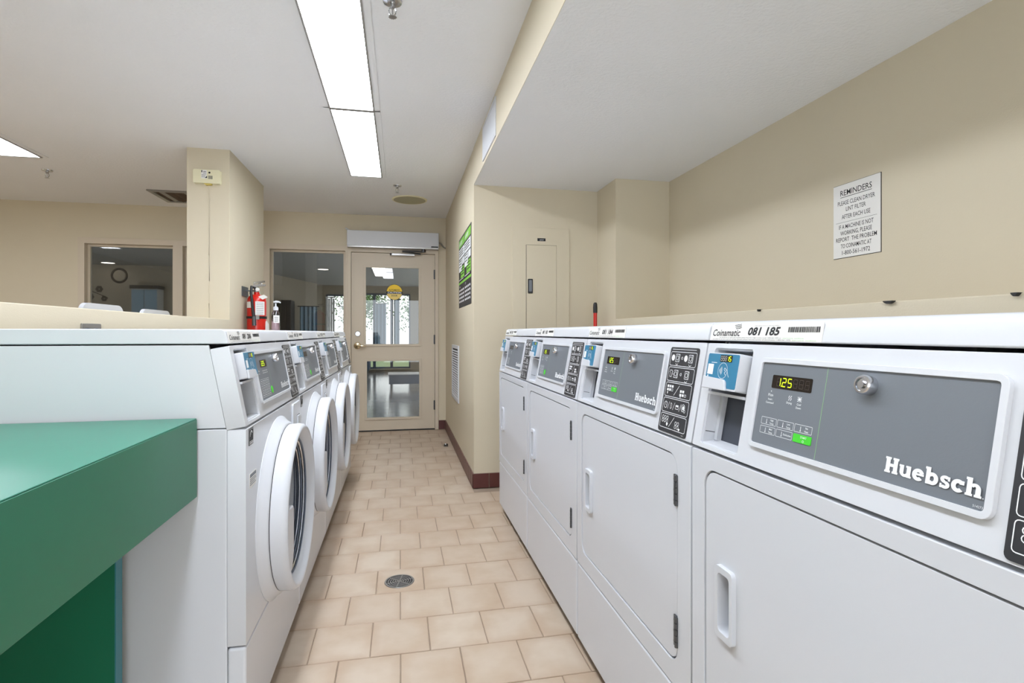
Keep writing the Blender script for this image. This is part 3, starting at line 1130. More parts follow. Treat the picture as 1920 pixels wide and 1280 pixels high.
WD, PD, YD = .6985, .7035, .9686
dl = ['white front-loading dryer nearest the camera on the right, wide grey panel and sticker 081 185',
      'second white dryer along the right row, whole square door and black pictogram strip visible',
      'third white dryer along the right row, between the second dryer and the farthest',
      'farthest white dryer at the end of the right row beside the alcove']
for i, (num, dg, stt) in enumerate((('081 185', '1.25', 'rect'), ('081 184', '1.25', 'rect'), ('081 183', '1.25', 'disc'), ('081 182', '', 'none'))):
    make_machine('dryer', WD, 'clothes_dryer', dl[i], num, (.5631, YD + i * PD, 0), -math.pi / 2, dg, stt, 'row of four dryers', 1.0)
WW, PW, YW = .6865, .6915, 1.3743
wl_ = ['white front-load washer nearest the camera, its side against the green counter',
       'second white front-load washer along the left row',
       'third white front-load washer along the left row',
       'last white front-load washer of the left row, closest to the glazed door']
for i, (num, dg) in enumerate((('081 206', '2.25'), ('081 205', ''), ('081 204', ''), ('081 203', ''))):
    make_machine('washer', WW, 'washing_machine', wl_[i], num, (-.357, YW + i * PW, 0), math.pi / 2, dg, 'disc' if i < 2 else 'none', 'row of four washers', .965)

# ------------------------------------------------------------------ green folding counter
ct = empty('folding_counter', (-.78, .80, 0), 0, 'green laminate folding counter with deep apron in the left foreground', 'counter')


def FC(x, y, z):
    return (x + .78, y - .80, z)


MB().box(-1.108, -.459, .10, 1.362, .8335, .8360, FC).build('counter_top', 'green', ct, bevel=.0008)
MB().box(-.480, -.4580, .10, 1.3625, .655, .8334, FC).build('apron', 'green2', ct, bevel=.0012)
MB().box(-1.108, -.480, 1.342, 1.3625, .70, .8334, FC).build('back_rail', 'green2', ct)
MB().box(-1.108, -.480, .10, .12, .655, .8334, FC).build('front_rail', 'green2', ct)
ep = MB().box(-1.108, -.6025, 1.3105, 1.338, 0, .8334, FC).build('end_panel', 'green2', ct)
MB().box(-.6024, -.6000, 1.3105, 1.338, 0, .8334, FC).build('lit_edge', 'teal2', ep)  # strip coloured lighter for the light on the panel edge
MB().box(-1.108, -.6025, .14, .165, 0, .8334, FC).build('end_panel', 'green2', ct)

# ------------------------------------------------------------------ ceiling lights
def light(x0, x1, y0, y1, label, grp):
    cx, cy = (x0 + x1) / 2, (y0 + y1) / 2
    o = empty('ceiling_light', (cx, cy, H), 0, label, 'light', grp)
    a, b = (x1 - x0) / 2, (y1 - y0) / 2
    MB().plate([(-a - .030, -b - .006), (a + .030, -b - .006), (a + .030, b + .012), (-a - .030, b + .012)], [[(-a, -b), (a, -b), (a, b), (-a, b)]], -.006, -.0005).build('trim_frame', 'ceil', o)
    MB().plate([(-a, -b), (a, -b), (a, b), (-a, b)], [[(-a + .008, -b + .012), (a - .008, -b + .012), (a - .008, b - .012), (-a + .008, b - .012)]], -.012, -.001).build('lens_frame', 'lens', o)
    MB().box(-a + .008, a - .008, -b + .012, b - .012, -.006, -.002).build('diffuser', 'diff', o)
    return o


light(-.378, -.138, 3.068, 4.355, 'far fluorescent panel of the ceiling row over the aisle, ending before the speaker', 'fluorescent panels over the aisle')
light(-.378, -.138, 1.775, 3.062, 'near fluorescent panel of the ceiling row over the aisle, cut by the top edge', 'fluorescent panels over the aisle')
for k in range(2):  # unseen panels added to the row for fill light
    light(-.378, -.138, .482 - 1.293 * k, 1.769 - 1.293 * k, ('added fluorescent fill panel of the aisle row right overhead, out of view', 'added fluorescent fill panel of the aisle row behind the camera')[k], 'fluorescent panels over the aisle')
light(-2.69, -2.442, 3.068, 4.345, 'fluorescent panel at the far left of the ceiling, only its corner in view', 'fluorescent panels over the left bay')
light(-2.69, -2.442, 1.775, 3.062, 'second fluorescent panel added over the left bay for fill, left of the view', 'fluorescent panels over the left bay')  # unseen panel, added for fill light
light(-4.20, -3.95, 2.90, 4.18, 'added fluorescent fill panel along the left wall, left of the view', 'fluorescent panels over the left bay')  # added out of view to brighten the far wall

# ------------------------------------------------------------------ sprinklers, speaker, vents
def sprinkler(x, y, label):
    o = empty('sprinkler_head', (x, y, H), 0, label, 'sprinkler', 'ceiling sprinklers')
    MB().lathe([(0, 0), (.036, 0), (.034, -.006), (.020, -.010), (.012, -.010), (.012, -.014), (0, -.014)], n=24).build('escutcheon', 'chrome', o)
    MB().lathe([(0, -.012), (.010, -.012), (.010, -.026), (.007, -.028), (0, -.028)], n=12).build('body', 'steel', o)
    fr = MB()
    for s in (-1, 1):
        fr.tube([(s * .008, 0, -.026), (s * .013, 0, -.036), (s * .011, 0, -.048), (s * .003, 0, -.058)], .0022, 6)
    fr.build('frame_arm', 'chrome', o)
    MB().lathe([(0, -.028), (.0025, -.030), (.0025, -.056), (0, -.058)], n=8).build('glass_bulb', 'steel', o)
    df = MB()
    pts = []
    for i in range(24):
        r = .0165 if i % 2 else .0125
        pts.append((r * math.cos(2 * math.pi * i / 24), r * math.sin(2 * math.pi * i / 24)))
    df.plate(pts, [], -.0605, -.0590)
    df.build('deflector', 'steel', o)
    return o


sprinkler(-.028, 2.045, 'chrome ceiling sprinkler at the top edge of the photo right of the light panel')
sprinkler(-.024, 4.60, 'chrome ceiling sprinkler just before the round ceiling speaker')
sprinkler(-2.611, 4.70, 'chrome ceiling sprinkler at the far left beside the light panel corner')
sp = empty('ceiling_speaker', (.085, 5.06, H), 0, 'round olive ceiling speaker grille before the far wall', 'speaker')
MB().lathe([(0, -.008), (.145, -.008), (.150, -.004), (.150, 0), (0, 0)], n=40).build('grille', 'olive', sp)
MB().lathe([(.145, -.009), (.158, -.007), (.160, 0), (.144, 0)], n=40, closed=True).build('rim', 'cream', sp)

cv = empty('ceiling_vent', (-1.85, 5.37, H), 0, 'square ceiling air vent with rusty brown louvers half behind the pillar', 'vent')
MB().plate([(-.28, -.22), (.28, -.22), (.28, .22), (-.28, .22)], [[(-.24, -.18), (.24, -.18), (.24, .18), (-.24, .18)]], -.012, 0).build('vent_frame', 'steel', cv, bevel=.003)
MB().box(-.24, .24, -.18, .18, -.001, .0).build('duct', 'rust', cv)
for i in range(7):
    x = -.20 + i * .066
    MB().plate([(x, -.010), (x + .004, -.010), (x + .030, -.001), (x + .026, -.001)], [], -.18, .18, lambda s, t, d: (s, d, t)).build('louver', 'rust' if i % 3 else 'steel', cv)

wg = empty('wall_grille', (XP, 4.748, .445), 0, 'tall white return air grille low on the passage wall', 'vent')


def FP(y_, z_):
    return lambda s, t, d: (-d, s - y_, t - z_)


G = FP(4.748, .445)
MB().plate([(4.47, .445), (5.026, .445), (5.026, .925), (4.47, .925)], [[(4.50, .475), (4.996, .475), (4.996, .895), (4.50, .895)]], 0, .010, G).build('grille_frame', 'white2', wg, bevel=.002)
MB().box(4.50, 4.996, .475, .895, .0005, .0015, G).build('duct', 'dark', wg)
for i in range(20):
    z = .480 + i * .0208
    MB().plate([(z, .002), (z + .003, .002), (z - .004, .010), (z - .007, .010)], [], 4.50, 4.996, lambda s, t, d: G(d, s, t)).build('louver', 'white2', wg)
sv = empty('soffit_grille', (XP, 2.915, 2.035), 0, 'white ventilation grille with upright vanes on the soffit side', 'vent')
G2 = FP(2.915, 2.035)
MB().plate([(2.70, 2.035), (3.13, 2.035), (3.13, 2.238), (2.70, 2.238)], [[(2.722, 2.057), (3.108, 2.057), (3.108, 2.216), (2.722, 2.216)]], 0, .008, G2).build('grille_frame', 'white2', sv, bevel=.002)
MB().box(2.722, 3.108, 2.057, 2.216, .0005, .0015, G2).build('duct', 'navy', sv)
for i in range(18):
    y = 2.728 + i * .0215
    MB().plate([(y, .0015), (y + .003, .0015), (y + .014, .008), (y + .011, .008)], [], 2.057, 2.216, lambda s, t, d: G2(s, d, t)).build('vane', 'white2', sv)

# ------------------------------------------------------------------ signs and poster
sg = empty('reminders_sign', (XR, 1.758, 1.329), 0, 'white reminders notice about dryer lint filters on the right wall', 'sign')


def FS(s, t, d):
    return (-d, .108 - s, t)


MB().box(0, .216, 0, .288, 0, .004, FS).build('sign_board', 'paper', sg)
MB().box(-.002, .218, -.002, .290, 0, .0015, FS).build('sign_backing', 'blackp', sg)
k = Ink()
k.text('REMINDERS', .108, .244, .0215, width=.146, align='c', bold=.004).rect(.035, .181, .2365, .2385)
for i, (t, y, w) in enumerate((('PLEASE CLEAN DRYER', .207, .172), ('LINT FILTER', .181, .092), ('AFTER EACH USE', .152, .132))):
    k.text(t, .108, y, .0165, width=w, align='c', bold=.004)
k.rect(.013, .203, .1385, .1395)
for t, y, w in (('IF A MACHINE IS NOT', .113, .160), ('WORKING, PLEASE', .088, .146), ('REPORT  THE PROBLEM', .063, .188), ('TO COINAMATIC AT', .037, .142), ('1-800-561-1972', .011, .130)):
    k.text(t, .108, y, .0165, width=w, align='c', bold=.004)
k.build('sign_lettering', 'ink', sg, FS, .0043)

po = empty('laundry_poster', (XP, 4.0765, 1.235), 0, 'black, green and white laundry instruction poster on the passage wall', 'poster')


def FPo(s, t, d):
    return (-d, .3935 - s, t)


PWd, PHt = .787, .560
MB().box(0, PWd, 0, PHt, 0, .002, FPo).build('poster_sheet', 'black', po)
kw, kg, kk = Ink(), Ink(), Ink()
for cx in (.02, .405):
    kg.rect(cx, cx + .36, .485, .545)
    kw.rect(cx, cx + .36, .395, .470)
    kw.rect(cx, cx + .20, .290, .385)
    kw.rect(cx + .22, cx + .36, .335, .385)
    kg.rect(cx + .12, cx + .36, .232, .320)
    for r in range(3):
        kk.rect(cx + .02, cx + .30, .450 - r * .018, .458 - r * .018)
        kk.rect(cx + .02, cx + .16, .370 - r * .022, .378 - r * .022)
        kk.rect(cx + .15, cx + .33, .300 - r * .022, .308 - r * .022)
    for r in range(4):
        for q in range(4):
            kw.rect(cx + .02 + q * .088, cx + .075 + q * .088, .130 - r * .030, .145 - r * .030)
    kw.rect(cx, cx + .30, .222, .2265)
    kw.text('LAUNDRY', cx + .02, .500, .030, width=.22, bold=.02)
kg.rect(.0, PWd, .188, .206)
kw.text('WASH', .05, .160, .016).text('DRY', .44, .160, .016)
kg.build('green_panels', 'lime', po, FPo, .0023)
kw.build('white_panels', 'wink', po, FPo, .0026)
kk.build('poster_text', 'ink', po, FPo, .0029)

# ------------------------------------------------------------------ breaker panel on the alcove wall
bp_ = empty('breaker_panel', (.941, YA, .90), 0, 'beige painted breaker panel with a small door on the alcove wall', 'electrical panel')


def FB(s, t, d):
    return (s - .941, -d, t - .90)


MB().plate(rr(.742, 1.140, .90, 1.745, .003, 2), [rr(.834, 1.048, .955, 1.630, .002, 1)], 0, .007, FB).build('cover_plate', 'wall', bp_, bevel=.002)
MB().box(.8345, 1.0475, .9555, 1.6295, .0, .001, FB).build('door_gap', 'dark', bp_)
MB().box(.8375, 1.0465, .957, 1.6280, .001, .0065, FB).build('panel_door', 'wall', bp_, bevel=.001)
lt = MB().plate(rr(.846, .880, 1.300, 1.398, .004, 2), [], .0065, .013, FB).build('latch', 'blackp', bp_, bevel=.002)
MB().plate(rr(.853, .873, 1.312, 1.390, .004, 2), [], .013, .0145, FB).build('latch_plate', 'grey', lt)
lb = MB().box(.913, .970, 1.656, 1.676, .007, .0082, FB).build('maker_label', 'ink', bp_)
Ink().text('panel', .930, 1.662, .008, width=.026).build('label_print', 'wink', lb, FB, .0085)

# ------------------------------------------------------------------ alarm box on the pillar, outlet on the half wall
ab = empty('alarm_box', (-1.2545, 3.933, 2.018), 0, 'cream rectangular alarm box with labels and a cord on the pillar', 'alarm')


def FA(s, t, d):
    return (s + 1.2545, -d, t - 2.018)


MB().plate(rr(-1.336, -1.172, 2.022, 2.112, .010, 4), [], 0, .034, FA).build('case', 'cream', ab, bevel=.006, seg=3)
MB().plate(rr(-1.286, -1.252, 2.052, 2.108, .001, 1), [], .034, .0347, FA).build('instruction_label', 'paper', ab)
Ink().rect(-1.285, -1.279, 2.092, 2.106).rect(-1.274, -1.256, 2.096, 2.099).rect(-1.274, -1.256, 2.086, 2.089).rect(-1.284, -1.256, 2.076, 2.078).rect(-1.284, -1.262, 2.069, 2.071).rect(-1.284, -1.260, 2.060, 2.062).poly([(-1.264, 2.056), (-1.250, 2.056), (-1.250, 2.070)]).disc(-1.236, 2.092, .0065).build('label_print', 'ink', ab, FA, .0350)
for i in range(5):
    MB().box(-1.243 + i * .0055, -1.240 + i * .0055, 2.050, 2.072, .034, .0346, FA).build('speaker_slot', 'hinge', ab)
MB().plate([(-1.275, 2.023), (-1.225, 2.023), (-1.232, 2.014), (-1.262, 2.012)], [], .001, .030, FA).build('tape', 'tape', ab)
MB().tube([(.0075, -.010, .0), (.0085, -.003, -.09), (.0075, -.003, -.27), (.0065, -.003, -.47), (.0085, -.003, -.64), (.0055, -.003, -.79), (.0075, -.003, -.893)], .0016, 6).build('cord', 'wall', ab)

ol = empty('outlet_plate', (-1.115, 2.253, .95), 0, 'steel double outlet plate on the half wall behind the washers', 'outlet')


def FOu(s, t, d):
    return (d, s - 2.253, t - .95)


MB().plate(rr(2.190, 2.316, .952, 1.0665, .004, 2), [rr(2.206, 2.242, .975, 1.050, .012, 4), rr(2.264, 2.300, .975, 1.050, .012, 4)], 0, .006, FOu).build('plate', 'steel', ol, bevel=.002)
for y in (2.224, 2.282):
    rcp = MB().plate(rr(y - .0175, y + .0175, .9755, 1.0495, .012, 4), [], 0, .008, FOu).build('receptacle', 'grey', ol, bevel=.002)
    for z in (1.03, .99):
        MB().box(y - .008, y - .006, z - .005, z + .005, .008, .0085, FOu).box(y + .005, y + .007, z - .005, z + .005, .008, .0085, FOu).build('slot', 'ink', rcp)

# ------------------------------------------------------------------ fire extinguisher
fx = empty('fire_extinguisher', (-1.040, 4.29, .80), 0, 'red fire extinguisher with black hose hanging on the pillar side', 'fire extinguisher')
MB().lathe([(0, 0), (.055, 0), (.064, .012), (.066, .03), (.066, .46), (.062, .485), (.050, .503), (.030, .514), (.020, .517), (.018, .535), (0, .535)], n=36).build('cylinder', 'red', fx)
vl = MB().lathe([(0, .533), (.019, .533), (.019, .560), (.013, .565), (.013, .585), (0, .585)], n=16).build('valve', 'steel', fx)
MB().plate([(.0, .572), (.060, .580), (.060, .592), (-.02, .590), (-.02, .566)], [], -.011, .011, lambda s, t, d: (s, d - .004, t)).build('lower_lever', 'steel', vl)
MB().plate([(-.02, .592), (.055, .606), (.055, .618), (-.02, .608)], [], -.012, .012, lambda s, t, d: (s, d - .004, t)).build('upper_lever', 'chrome', vl)
MB().lathe([(0, 0), (.013, 0), (.013, -.012), (0, -.012)], (.012, -.018, .552), 'y', 16).build('gauge', 'paper', vl)
MB().lathe([(.011, -.0015), (.0135, 0), (.011, .0015), (.009, 0)], (.028, -.012, .588), 'y', 16, True).build('pull_pin_ring', 'chrome', vl)
MB().tube([(-.014, -.010, .566), (-.022, -.055, .570), (-.020, -.074, .520), (-.014, -.078, .47), (-.009, -.080, .42), (-.004, -.080, .375), (.000, -.080, .345)], [.008, .009, .010, .010, .010, .011, .012], 10).build('hose', 'blackp', fx)
MB().tube([(.000, -.080, .352), (.003, -.080, .285)], [.012, .015], 10).build('nozzle', 'hinge', fx)


def fcyl(a0, a1, z0, z1, r=.0668, n=10):
    m = MB()
    vv, ff = [], []
    for i in range(n + 1):
        a = math.radians(a0 + (a1 - a0) * i / n)
        for z in (z0, z1):
            vv.append((r * math.cos(a), r * math.sin(a), z))
    for i in range(n):
        ff.append((2 * i, 2 * i + 2, 2 * i + 3, 2 * i + 1))
    return m.add(vv, ff)


fcyl(-85, -25, .362, .462).build('instruction_label', 'paper', fx)
fl = Ink()
for i in range(7):
    fcyl(-78, -34, .369 + i * .0132, .3725 + i * .0132, .0671).build('label_line', 'grey', fx)
fcyl(-160, -110, .415, .460).build('inspection_label', 'paper', fx)
MB().lathe([(.0665, .336), (.0695, .336), (.0695, .354), (.0665, .354)], n=36, closed=True).build('strap', 'blackp', fx)
MB().box(.012, .034, -.074, -.062, .330, .360).build('strap_buckle', 'steel', fx)
bk = MB().box(-.081, -.074, -.085, .06, .500, .570)
bk.box(-.081, -.014, -.012, .012, .538, .546)
bk.build('wall_bracket', 'hinge', fx)
tg = MB().plate([(.022, .498), (.060, .512), (.088, .494), (.052, .476)], [], -.050, -.0485, lambda s, t, d: (s, d, t))
tg.tube([(.012, -.020, .56), (.03, -.045, .53), (.040, -.049, .505)], .001, 5)
tg.build('service_tag', 'paper', fx)
tg2 = MB().plate([(.068, .22), (.094, .215), (.092, .295), (.078, .322), (.070, .315)], [], -.040, -.0385, lambda s, t, d: (s, d, t))
tg2.build('inspection_card', 'paper', fx)

# ------------------------------------------------------------------ pump bottle on the last washer
zw = .8085 + (1.013 - .812) * .965 + .0405 * .96
pb = empty('pump_bottle', (-.848, 4.005, zw), 0, 'clear hand sanitizer pump bottle standing on the last washer lid', 'bottle')
MB().lathe([(0, .0), (.024, .0), (.027, .004), (.0275, .02), (.0275, .112), (.025, .128), (.016, .143), (.013, .147), (.013, .152), (0, .152)], n=24).build('bottle_body', 'clearp', pb)
MB().lathe([(0, .003), (.0245, .003), (.0255, .02), (.0255, .07), (0, .07)], n=24).build('gel', 'gel', pb)
MB().lathe([(0, .148), (.0165, .148), (.017, .166), (.012, .172), (.0055, .176), (.005, .196), (0, .196)], n=20).build('pump_collar', 'white2', pb)
MB().tube([(-.014, 0, .205), (.002, 0, .207), (.022, -.002, .206), (.033, -.003, .200)], [.006, .009, .006, .0045], 10).build('pump_spout', 'white2', pb)


def bl(a0, a1, z0, z1, m, nm, r=.0279):
    fcyl(a0, a1, z0, z1, r).build(nm, m, pb)


bl(-110, -20, .060, .112, 'paper', 'front_label')
for i in range(4):
    bl(-95, -40, .068 + i * .010, .071 + i * .010, 'ink', 'label_line', .0281)
MB().tube([(0, 0, .015), (.003, 0, .15)], .002, 6).build('dip_tube', 'white2', pb)

# ------------------------------------------------------------------ broom behind the dryers
br = empty('broom', (1.271, 3.40, 0), 0, 'broom with red handle and black grip in the corner past the dryers', 'broom')
MB().tube([(0, 0, .17), (0, 0, 1.17)], .0125, 12).build('handle', 'red', br)
MB().tube([(0, 0, 1.165), (0, 0, 1.200), (0, 0, 1.225), (0, 0, 1.234)], [.0145, .0150, .0130, .008], 12).build('grip', 'blackp', br)
MB().plate([(-.02, .20), (.02, .20), (.13, .12), (.13, .09), (-.13, .09), (-.13, .12)], [], -.022, .022, lambda s, t, d: (d, s, t)).build('broom_head', 'blackp', br, bevel=.004)
MB().plate([(-.125, .09), (.125, .09), (.15, .0), (-.15, .0)], [], -.02, .02, lambda s, t, d: (d, s, t)).build('bristles', 'slate', br)

# ------------------------------------------------------------------ small black clips on the ledge
def clip(y, w, label):
    o = empty('cable_clip', (XC, y, ZH), 0, label, 'clip', 'black clips on the ledge')
    n = 10
    pts = [(-w / 2 + w * i / n, -.0065 * math.sin(math.pi * i / n) - .001) for i in range(n + 1)] + [(w / 2, .001), (-w / 2, .001)]
    MB().plate(pts, [], .0, .012, lambda s, t, d: (-d, -s, t)).build('clip_body', 'blackp', o)
    MB().box(-.0, .010, -w * .15, w * .75, -.001, .0012).build('clip_leg', 'blackp', o)
    return o


clip(1.262, .030, 'small black clip on the edge of the ledge above the nearest dryer')
clip(.945, .014, 'tiny black clip on the ledge edge at the right border of the photo')
clip(1.82, .008, 'tiny black speck of a clip on the ledge left of the larger one')

# ------------------------------------------------------------------ floor drain and door stop
fd = empty('floor_drain', (-.003, 2.288, 0), 0, 'round metal floor drain with slotted rings in the tiled aisle', 'drain')
MB().lathe([(0, -.002), (.056, -.002), (.056, .0012), (0, .0012)], n=40).build('sump', 'ink', fd)
MB().lathe([(.0535, .001), (.0535, .0026), (.060, .0026), (.061, .001)], n=48, closed=True).build('rim', 'steel', fd)
for r in (.008, .0175, .027, .0365, .046):
    MB().lathe([(r - .0019, .001), (r - .0019, .0022), (r + .0019, .0022), (r + .0019, .001)], n=40, closed=True).build('grate_ring', 'steel', fd)
for i in range(6):
    a = math.pi * i / 6 + .3
    if i % 2 == 0:
        m = MB()
        c, s = math.cos(a), math.sin(a)
        m.box(-.054, .054, -.0024, .0024, .001, .0023, lambda x, y, z: (x * c - y * s, x * s + y * c, z))
        m.build('grate_bar', 'steel', fd)
ds = empty('door_stop', (.406, 4.914, 0), 0, 'small chrome dome door stop on the floor near the passage wall', 'door stop')
MB().lathe([(0, 0), (.022, 0), (.022, .006), (.016, .010), (.016, .022), (.012, .028), (0, .030)], n=20).build('dome', 'chrome', ds)
MB().lathe([(.0165, .012), (.0205, .014), (.0205, .020), (.0165, .022)], n=20, closed=True).build('bumper', 'blackp', ds)

# ------------------------------------------------------------------ white chairs behind the half wall
def chair(x, y, zt, label):
    o = empty('tall_chair', (x, y, 0), 0, label, 'chair', 'white chairs behind the half wall')
    s = zt - .42

    def FB_(a, b, d):
        return (d - .02 * (b - .75), a, b)
    MB().plate(rr(-.20, .20, s, zt, .055, 6), [rr(-.13, .13, s + .05, s + .14, .03, 4)], .15, .172, FB_).build('backrest', 'white2', o, bevel=.008, seg=3)
    MB().plate(rr(-.20, .20, -.20, .20, .06, 6), [], s - .06, s - .03, lambda a, b, d: (b - .02, a, d)).build('seat', 'white2', o, bevel=.008, seg=3)
    for sx in (-1, 1):
        for sy in (-1, 1):
            MB().tube([(-.02 + sx * .15, sy * .15, s - .05), (-.02 + sx * .20, sy * .20, .0)], .014, 8).build('leg', 'steel', o)
    for sx in (-1, 1):
        MB().tube([(-.02 + sx * .175, -.175, .30), (-.02 + sx * .175, .175, .30)], .009, 8).build('foot_rail', 'steel', o)
    return o


chair(-1.66, 3.155, 1.180, 'white moulded chair back showing over the half wall, the left one')
chair(-1.66, 3.775, 1.176, 'white moulded chair back showing over the half wall, the right one by the pillar')

# ------------------------------------------------------------------ lounge behind the glass
LY1 = 14.5
YJ = 11.0
LX0, LX1 = -7.2, 1.6
struct(MB().box(LX0, LX1, YF + .12, LY1 + .1, -.10, -.004).build('floor_lounge', 'grout'))
lf_ = bpy.data.objects['floor_lounge']
m = MB()
for i in range(27):
    for j in range(29):
        x0, y0 = LX0 + .02 + i * .335, YF + .13 + j * .30
        if x0 < LX1 - .05 and y0 < LY1 - .1:
            m.box(x0, min(x0 + .331, LX1), y0, y0 + .296, -.006, 0)
lt_ = m.build('tile_field', 'loungetile', lf_, smooth=False)
lt_['kind'] = 'stuff'
struct(MB().box(LX0, LX1, YF + .12, LY1 + .1, H, H + .1).build('ceiling_lounge', 'loungeceil'))
struct(MB().box(LX0 - .1, LX0, YF + .12, YJ + .1, 0, H).build('wall_lounge_left', 'loungewall'))
struct(MB().plate([(YF + .12, 0), (LY1 + .1, 0), (LY1 + .1, H), (YF + .12, H)], [[(7.0, .2), (13.6, .2), (13.6, 2.0), (7.0, 2.0)]], LX1, LX1 + .1, lambda s, t, d: (d, s, t)).build('wall_lounge_right', 'loungewall'))  # opening added as an unseen side window to light the lounge
struct(MB().box(LX0, -2.9, YJ, YJ + .1, 0, H).build('wall_lounge_mural', 'loungewall'))
struct(MB().plate([(-2.9, YJ), (-1.95, LY1), (-2.0, LY1 + .1), (-3.0, YJ + .1)], [], 0, H).build('wall_lounge_angled', 'loungewall'))
lw = MB().plate([(-2.0, 0), (LX1, 0), (LX1, H), (-2.0, H)], [[(-1.86, .78), (-1.36, .78), (-1.36, 2.02), (-1.86, 2.02)], [(-.95, .10), (.26, .10), (.26, 2.06), (-.95, 2.06)]], LY1, LY1 + .1, lambda s, t, d: (s, d, t))
struct(lw.build('wall_lounge_back', 'loungewall'))


def lwindow(idx, x0, x1, z0, z1, cols):
    w = empty('window_%d' % idx, ((x0 + x1) / 2, LY1, z0))
    struct(w)
    c = (x0 + x1) / 2

    def F(s, t, d):
        return (s - c, -d, t - z0)
    n = len(cols) + 1
    xs = [x0] + list(cols) + [x1]
    holes = [[(xs[i] + .035, z0 + .04), (xs[i + 1] - .035, z0 + .04), (xs[i + 1] - .035, z1 - .04), (xs[i] + .035, z1 - .04)] for i in range(n)]
    MB().plate([(x0, z0), (x1, z0), (x1, z1), (x0, z1)], holes, -.08, .02, F).build('window_frame', 'slate', w)
    MB().box(x0 - .04, x1 + .04, z0 - .03, z0, -.02, .12, F).build('window_sill', 'loungewall', w)


lwindow(4, -1.86, -1.36, .78, 2.02, ())
lwindow(5, -.95, .26, .10, 2.06, (-.66, -.22))


def curtain(x0, x1, y, z0, z1, m_, label, amp=.03, fold=.09):
    o = empty('curtain', ((x0 + x1) / 2, y, z0), 0, label, 'curtain', 'lounge curtains')
    c = (x0 + x1) / 2
    n = max(8, int((x1 - x0) / fold * 6))
    fr = [(x0 - c + (x1 - x0) * i / n, amp * math.sin(2 * math.pi * (x0 + (x1 - x0) * i / n) / fold)) for i in range(n + 1)]
    bk_ = [(a, b + .006) for a, b in reversed(fr)]
    MB().plate(fr + bk_, [], 0, z1 - z0).build('cloth', m_, o, sharp=80)
    MB().tube([(x0 - c - .04, .0, z1 - z0 + .01), (x1 - c + .04, .0, z1 - z0 + .01)], .012, 8).build('rod', 'hinge', o)
    return o


curtain(-.64, -.36, LY1 - .10, .62, 1.78, 'sheer', 'pale blue curtain left of the centre mullion seen through the glazed door')
curtain(-.16, -.02, LY1 - .10, .62, 1.90, 'sheer', 'pale blue curtain right of the centre mullion seen through the glazed door')
curtain(-2.22, -1.84, 12.85, .0, 1.62, 'sheer', 'tall blue curtain screen beside a dark cabinet seen through the middle window')
bd = empty('window_blind', (-1.47, LY1 - .04, .86), 0, 'white slatted blind on the lounge window seen through the middle pane', 'blind')
for i in range(24):
    MB().box(-.09, .10, -.012, .012, .02 + i * .034, .024 + i * .034).build('slat', 'blind', bd)
MB().box(-.10, .105, -.016, .016, .84, .87).build('head_rail', 'blind', bd)
vb = empty('vertical_blind', (-1.74, LY1 - .06, .80), 0, 'bright white vertical blind on the lounge window seen through the middle pane', 'blind')
for i in range(4):
    MB().box(-.12 + i * .055, -.072 + i * .055, -.004 + .006 * (i % 2), .0 + .006 * (i % 2), 0, 1.14 - .03 * (i % 2)).build('vane', 'blind', vb)
MB().box(-.13, .11, -.016, .016, 1.125, 1.16).build('head_rail', 'blind', vb)
cb = empty('tall_cabinet', (-2.34, 12.2, 0), 0, 'tall dark cabinet standing left of the blue curtain in the lounge', 'cabinet')
MB().box(-.10, .10, -.2, .2, 0, 1.72).build('carcass', 'darkwood', cb, bevel=.005)
MB().box(-.09, -.005, -.215, -.2, .05, 1.66).build('cabinet_door', 'darkwood', cb, bevel=.004)
MB().box(.005, .09, -.215, -.2, .05, 1.66).build('cabinet_door', 'darkwood', cb, bevel=.004)
bn = empty('lounge_bench', (.12, 10.2, 0), 0, 'low slate bench with a white top in the lounge beyond the door', 'bench')
MB().box(-.34, .34, -.20, .20, .27, .29).build('bench_top', 'blind', bn, bevel=.004)
MB().box(-.32, .32, -.18, .18, .10, .27).build('bench_body', 'slate', bn)
for sx in (-1, 1):
    for sy in (-1, 1):
        MB().tube([(sx * .28, sy * .15, 0), (sx * .28, sy * .15, .11)], .015, 8).build('leg', 'hinge', bn)
sf = empty('lounge_sofa', (-1.05, 13.7, 0), 0, 'dark blue sofa under the lounge window seen through the door glass', 'sofa')
MB().box(-.55, .20, -.35, .30, .12, .42).build('sofa_seat', 'slate', sf, bevel=.03, seg=3)
MB().box(-.55, .20, .18, .40, .30, .74).build('sofa_back', 'slate', sf, bevel=.03, seg=3)
MB().box(.20, .32, -.35, .40, .12, .58).build('sofa_arm', 'slate', sf, bevel=.03, seg=3)
for sx in (-.5, .25):
    for sy in (-.28, .32):
        MB().tube([(sx, sy, 0), (sx, sy, .13)], .02, 8).build('leg', 'hinge', sf)


# lounge lamps
def downlight(x, y, label):
    o = empty('recessed_lamp', (x, y, H), 0, label, 'light', 'lounge recessed lamps')
    MB().lathe([(.10, -.004), (.125, -.006), (.125, 0), (.098, 0)], n=28, closed=True).build('lamp_ring', 'chrome', o)
    MB().lathe([(0, -.003), (.099, -.003), (.099, 0), (0, 0)], n=28).build('lamp_lens', 'frost', o)


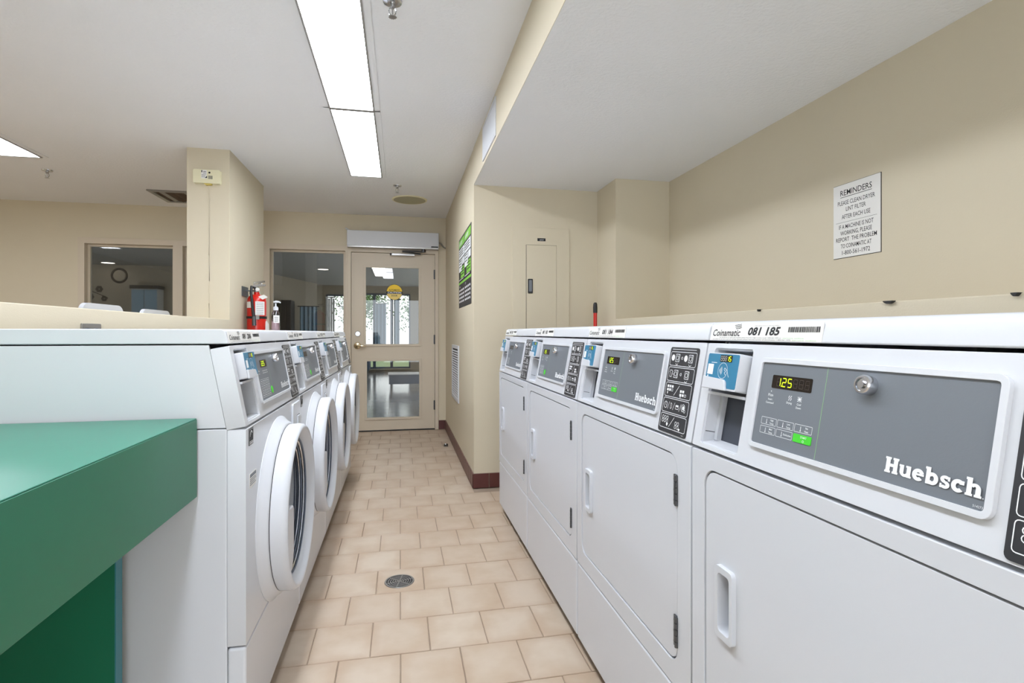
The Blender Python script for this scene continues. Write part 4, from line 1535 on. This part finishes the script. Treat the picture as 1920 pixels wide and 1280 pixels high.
downlight(-1.46, 10.95, 'round recessed ceiling lamp seen through the middle window')
downlight(-5.02, 10.7, 'round recessed ceiling lamp seen through the left window')
downlight(-3.3, 7.6, 'added recessed lamp that brightens the lounge, hidden behind the pillar')  # hidden lamp added to brighten the lounge
for k in range(3):
    ll = empty('ceiling_light', (-.40, 8.75 + 1.3 * k, H), 0, ('near', 'middle', 'far')[k] + ' fluorescent panel on the lounge ceiling seen through the door glass', 'light', 'fluorescent panels in the lounge')
    MB().plate([(-.14, -.64), (.14, -.64), (.14, .64), (-.14, .64)], [[(-.12, -.62), (.12, -.62), (.12, .62), (-.12, .62)]], -.012, -.0005).build('trim_frame', 'white2', ll)
    MB().box(-.12, .12, -.62, .62, -.008, -.002).build('diffuser', 'frost', ll)
# things on the left part of the lounge wall
wc = empty('wall_reflection', (-4.98, YJ, 1.90), 0, 'solid ring standing for a faint round wreath on the lounge wall seen through the left window', 'reflection')  # ring added in place of a reflection in the window glass
MB().lathe([(.10, 0), (.11, -.02), (.13, -.02), (.14, 0)], (0, 0, .17), 'y', 32, True).build('ring', 'mural', wc)
cp = empty('wall_cupboard', (-4.47, YJ, 1.0), 0, 'pale two-door cupboard on the lounge wall seen through the left window', 'cupboard')
MB().box(-.21, .21, -.25, 0, 0, .88).build('carcass', 'loungeceil', cp)
for q in (-1, 1):
    MB().box(min(q * .005, q * .20), max(q * .005, q * .20), -.265, -.25, .01, .80).build('cupboard_door', 'sheer', cp, bevel=.004)
MB().box(-.23, .23, -.27, 0, .82, .88).build('cornice', 'mural', cp)
mu = empty('wall_mural', (-5.28, YJ, 1.62), 0, 'dark flower branch mural on the lounge wall seen through the left window', 'mural')
k = Ink()


def FM(s, t, d):
    return (s, -d, t)


for fx_, fz, fr_ in ((-.22, .26, .06), (-.02, .20, .06), (-.16, .06, .06), (.06, .03, .05), (-.30, .05, .06), (-.22, -.08, .05)):
    for i in range(6):
        a = i * math.pi / 3
        k.disc(fx_ + fr_ * .6 * math.cos(a), fz + fr_ * .6 * math.sin(a), fr_ * .45, 10)
k.path([(-.34, .20), (-.16, .17), (.0, .10), (.12, .04)], .014)
k.build('flower_print', 'mural', mu, FM, .002)

# outside: ground and shrubs beyond the lounge windows
struct(MB().box(-14, 14, LY1 + .1, 45, -.35, -.25).build('floor_outside', 'lawn'))


def shrub(x, y, z0, r, hgt, n, label, seed):
    rnd = random.Random(seed)
    o = empty('shrub', (x, y, -.25), 0, label, 'shrub', 'shrubs outside the lounge window')
    MB().tube([(0, 0, 0), (.03, 0, z0 * .6), (0, .02, z0 + hgt * .5)], [.05, .04, .02], 8).build('trunk', 'bark', o)
    m = MB()
    for i in range(n):
        u, v_, w = rnd.gauss(0, .45), rnd.gauss(0, .45), rnd.gauss(0, .45)
        p = Vector((u * r, v_ * r, z0 + hgt * .5 + w * hgt * .6))
        a, b = Vector((rnd.uniform(-1, 1), rnd.uniform(-1, 1), rnd.uniform(-1, 1))).normalized() * .05, Vector((rnd.uniform(-1, 1), rnd.uniform(-1, 1), rnd.uniform(-1, 1))).normalized() * .03
        m.add([p - a, p + b, p + a, p - b], [(0, 1, 2, 3)])
    f_ = m.build('foliage', 'leaf', o, smooth=False)
    f_['kind'] = 'stuff'
    return o


shrub(-1.2, 18.0, 1.6, .9, 1.4, 2400, 'green shrub outside the lounge window, left one', 1)
shrub(.9, 20.0, 1.5, .9, 1.3, 2400, 'green shrub outside the lounge window, right one', 2)
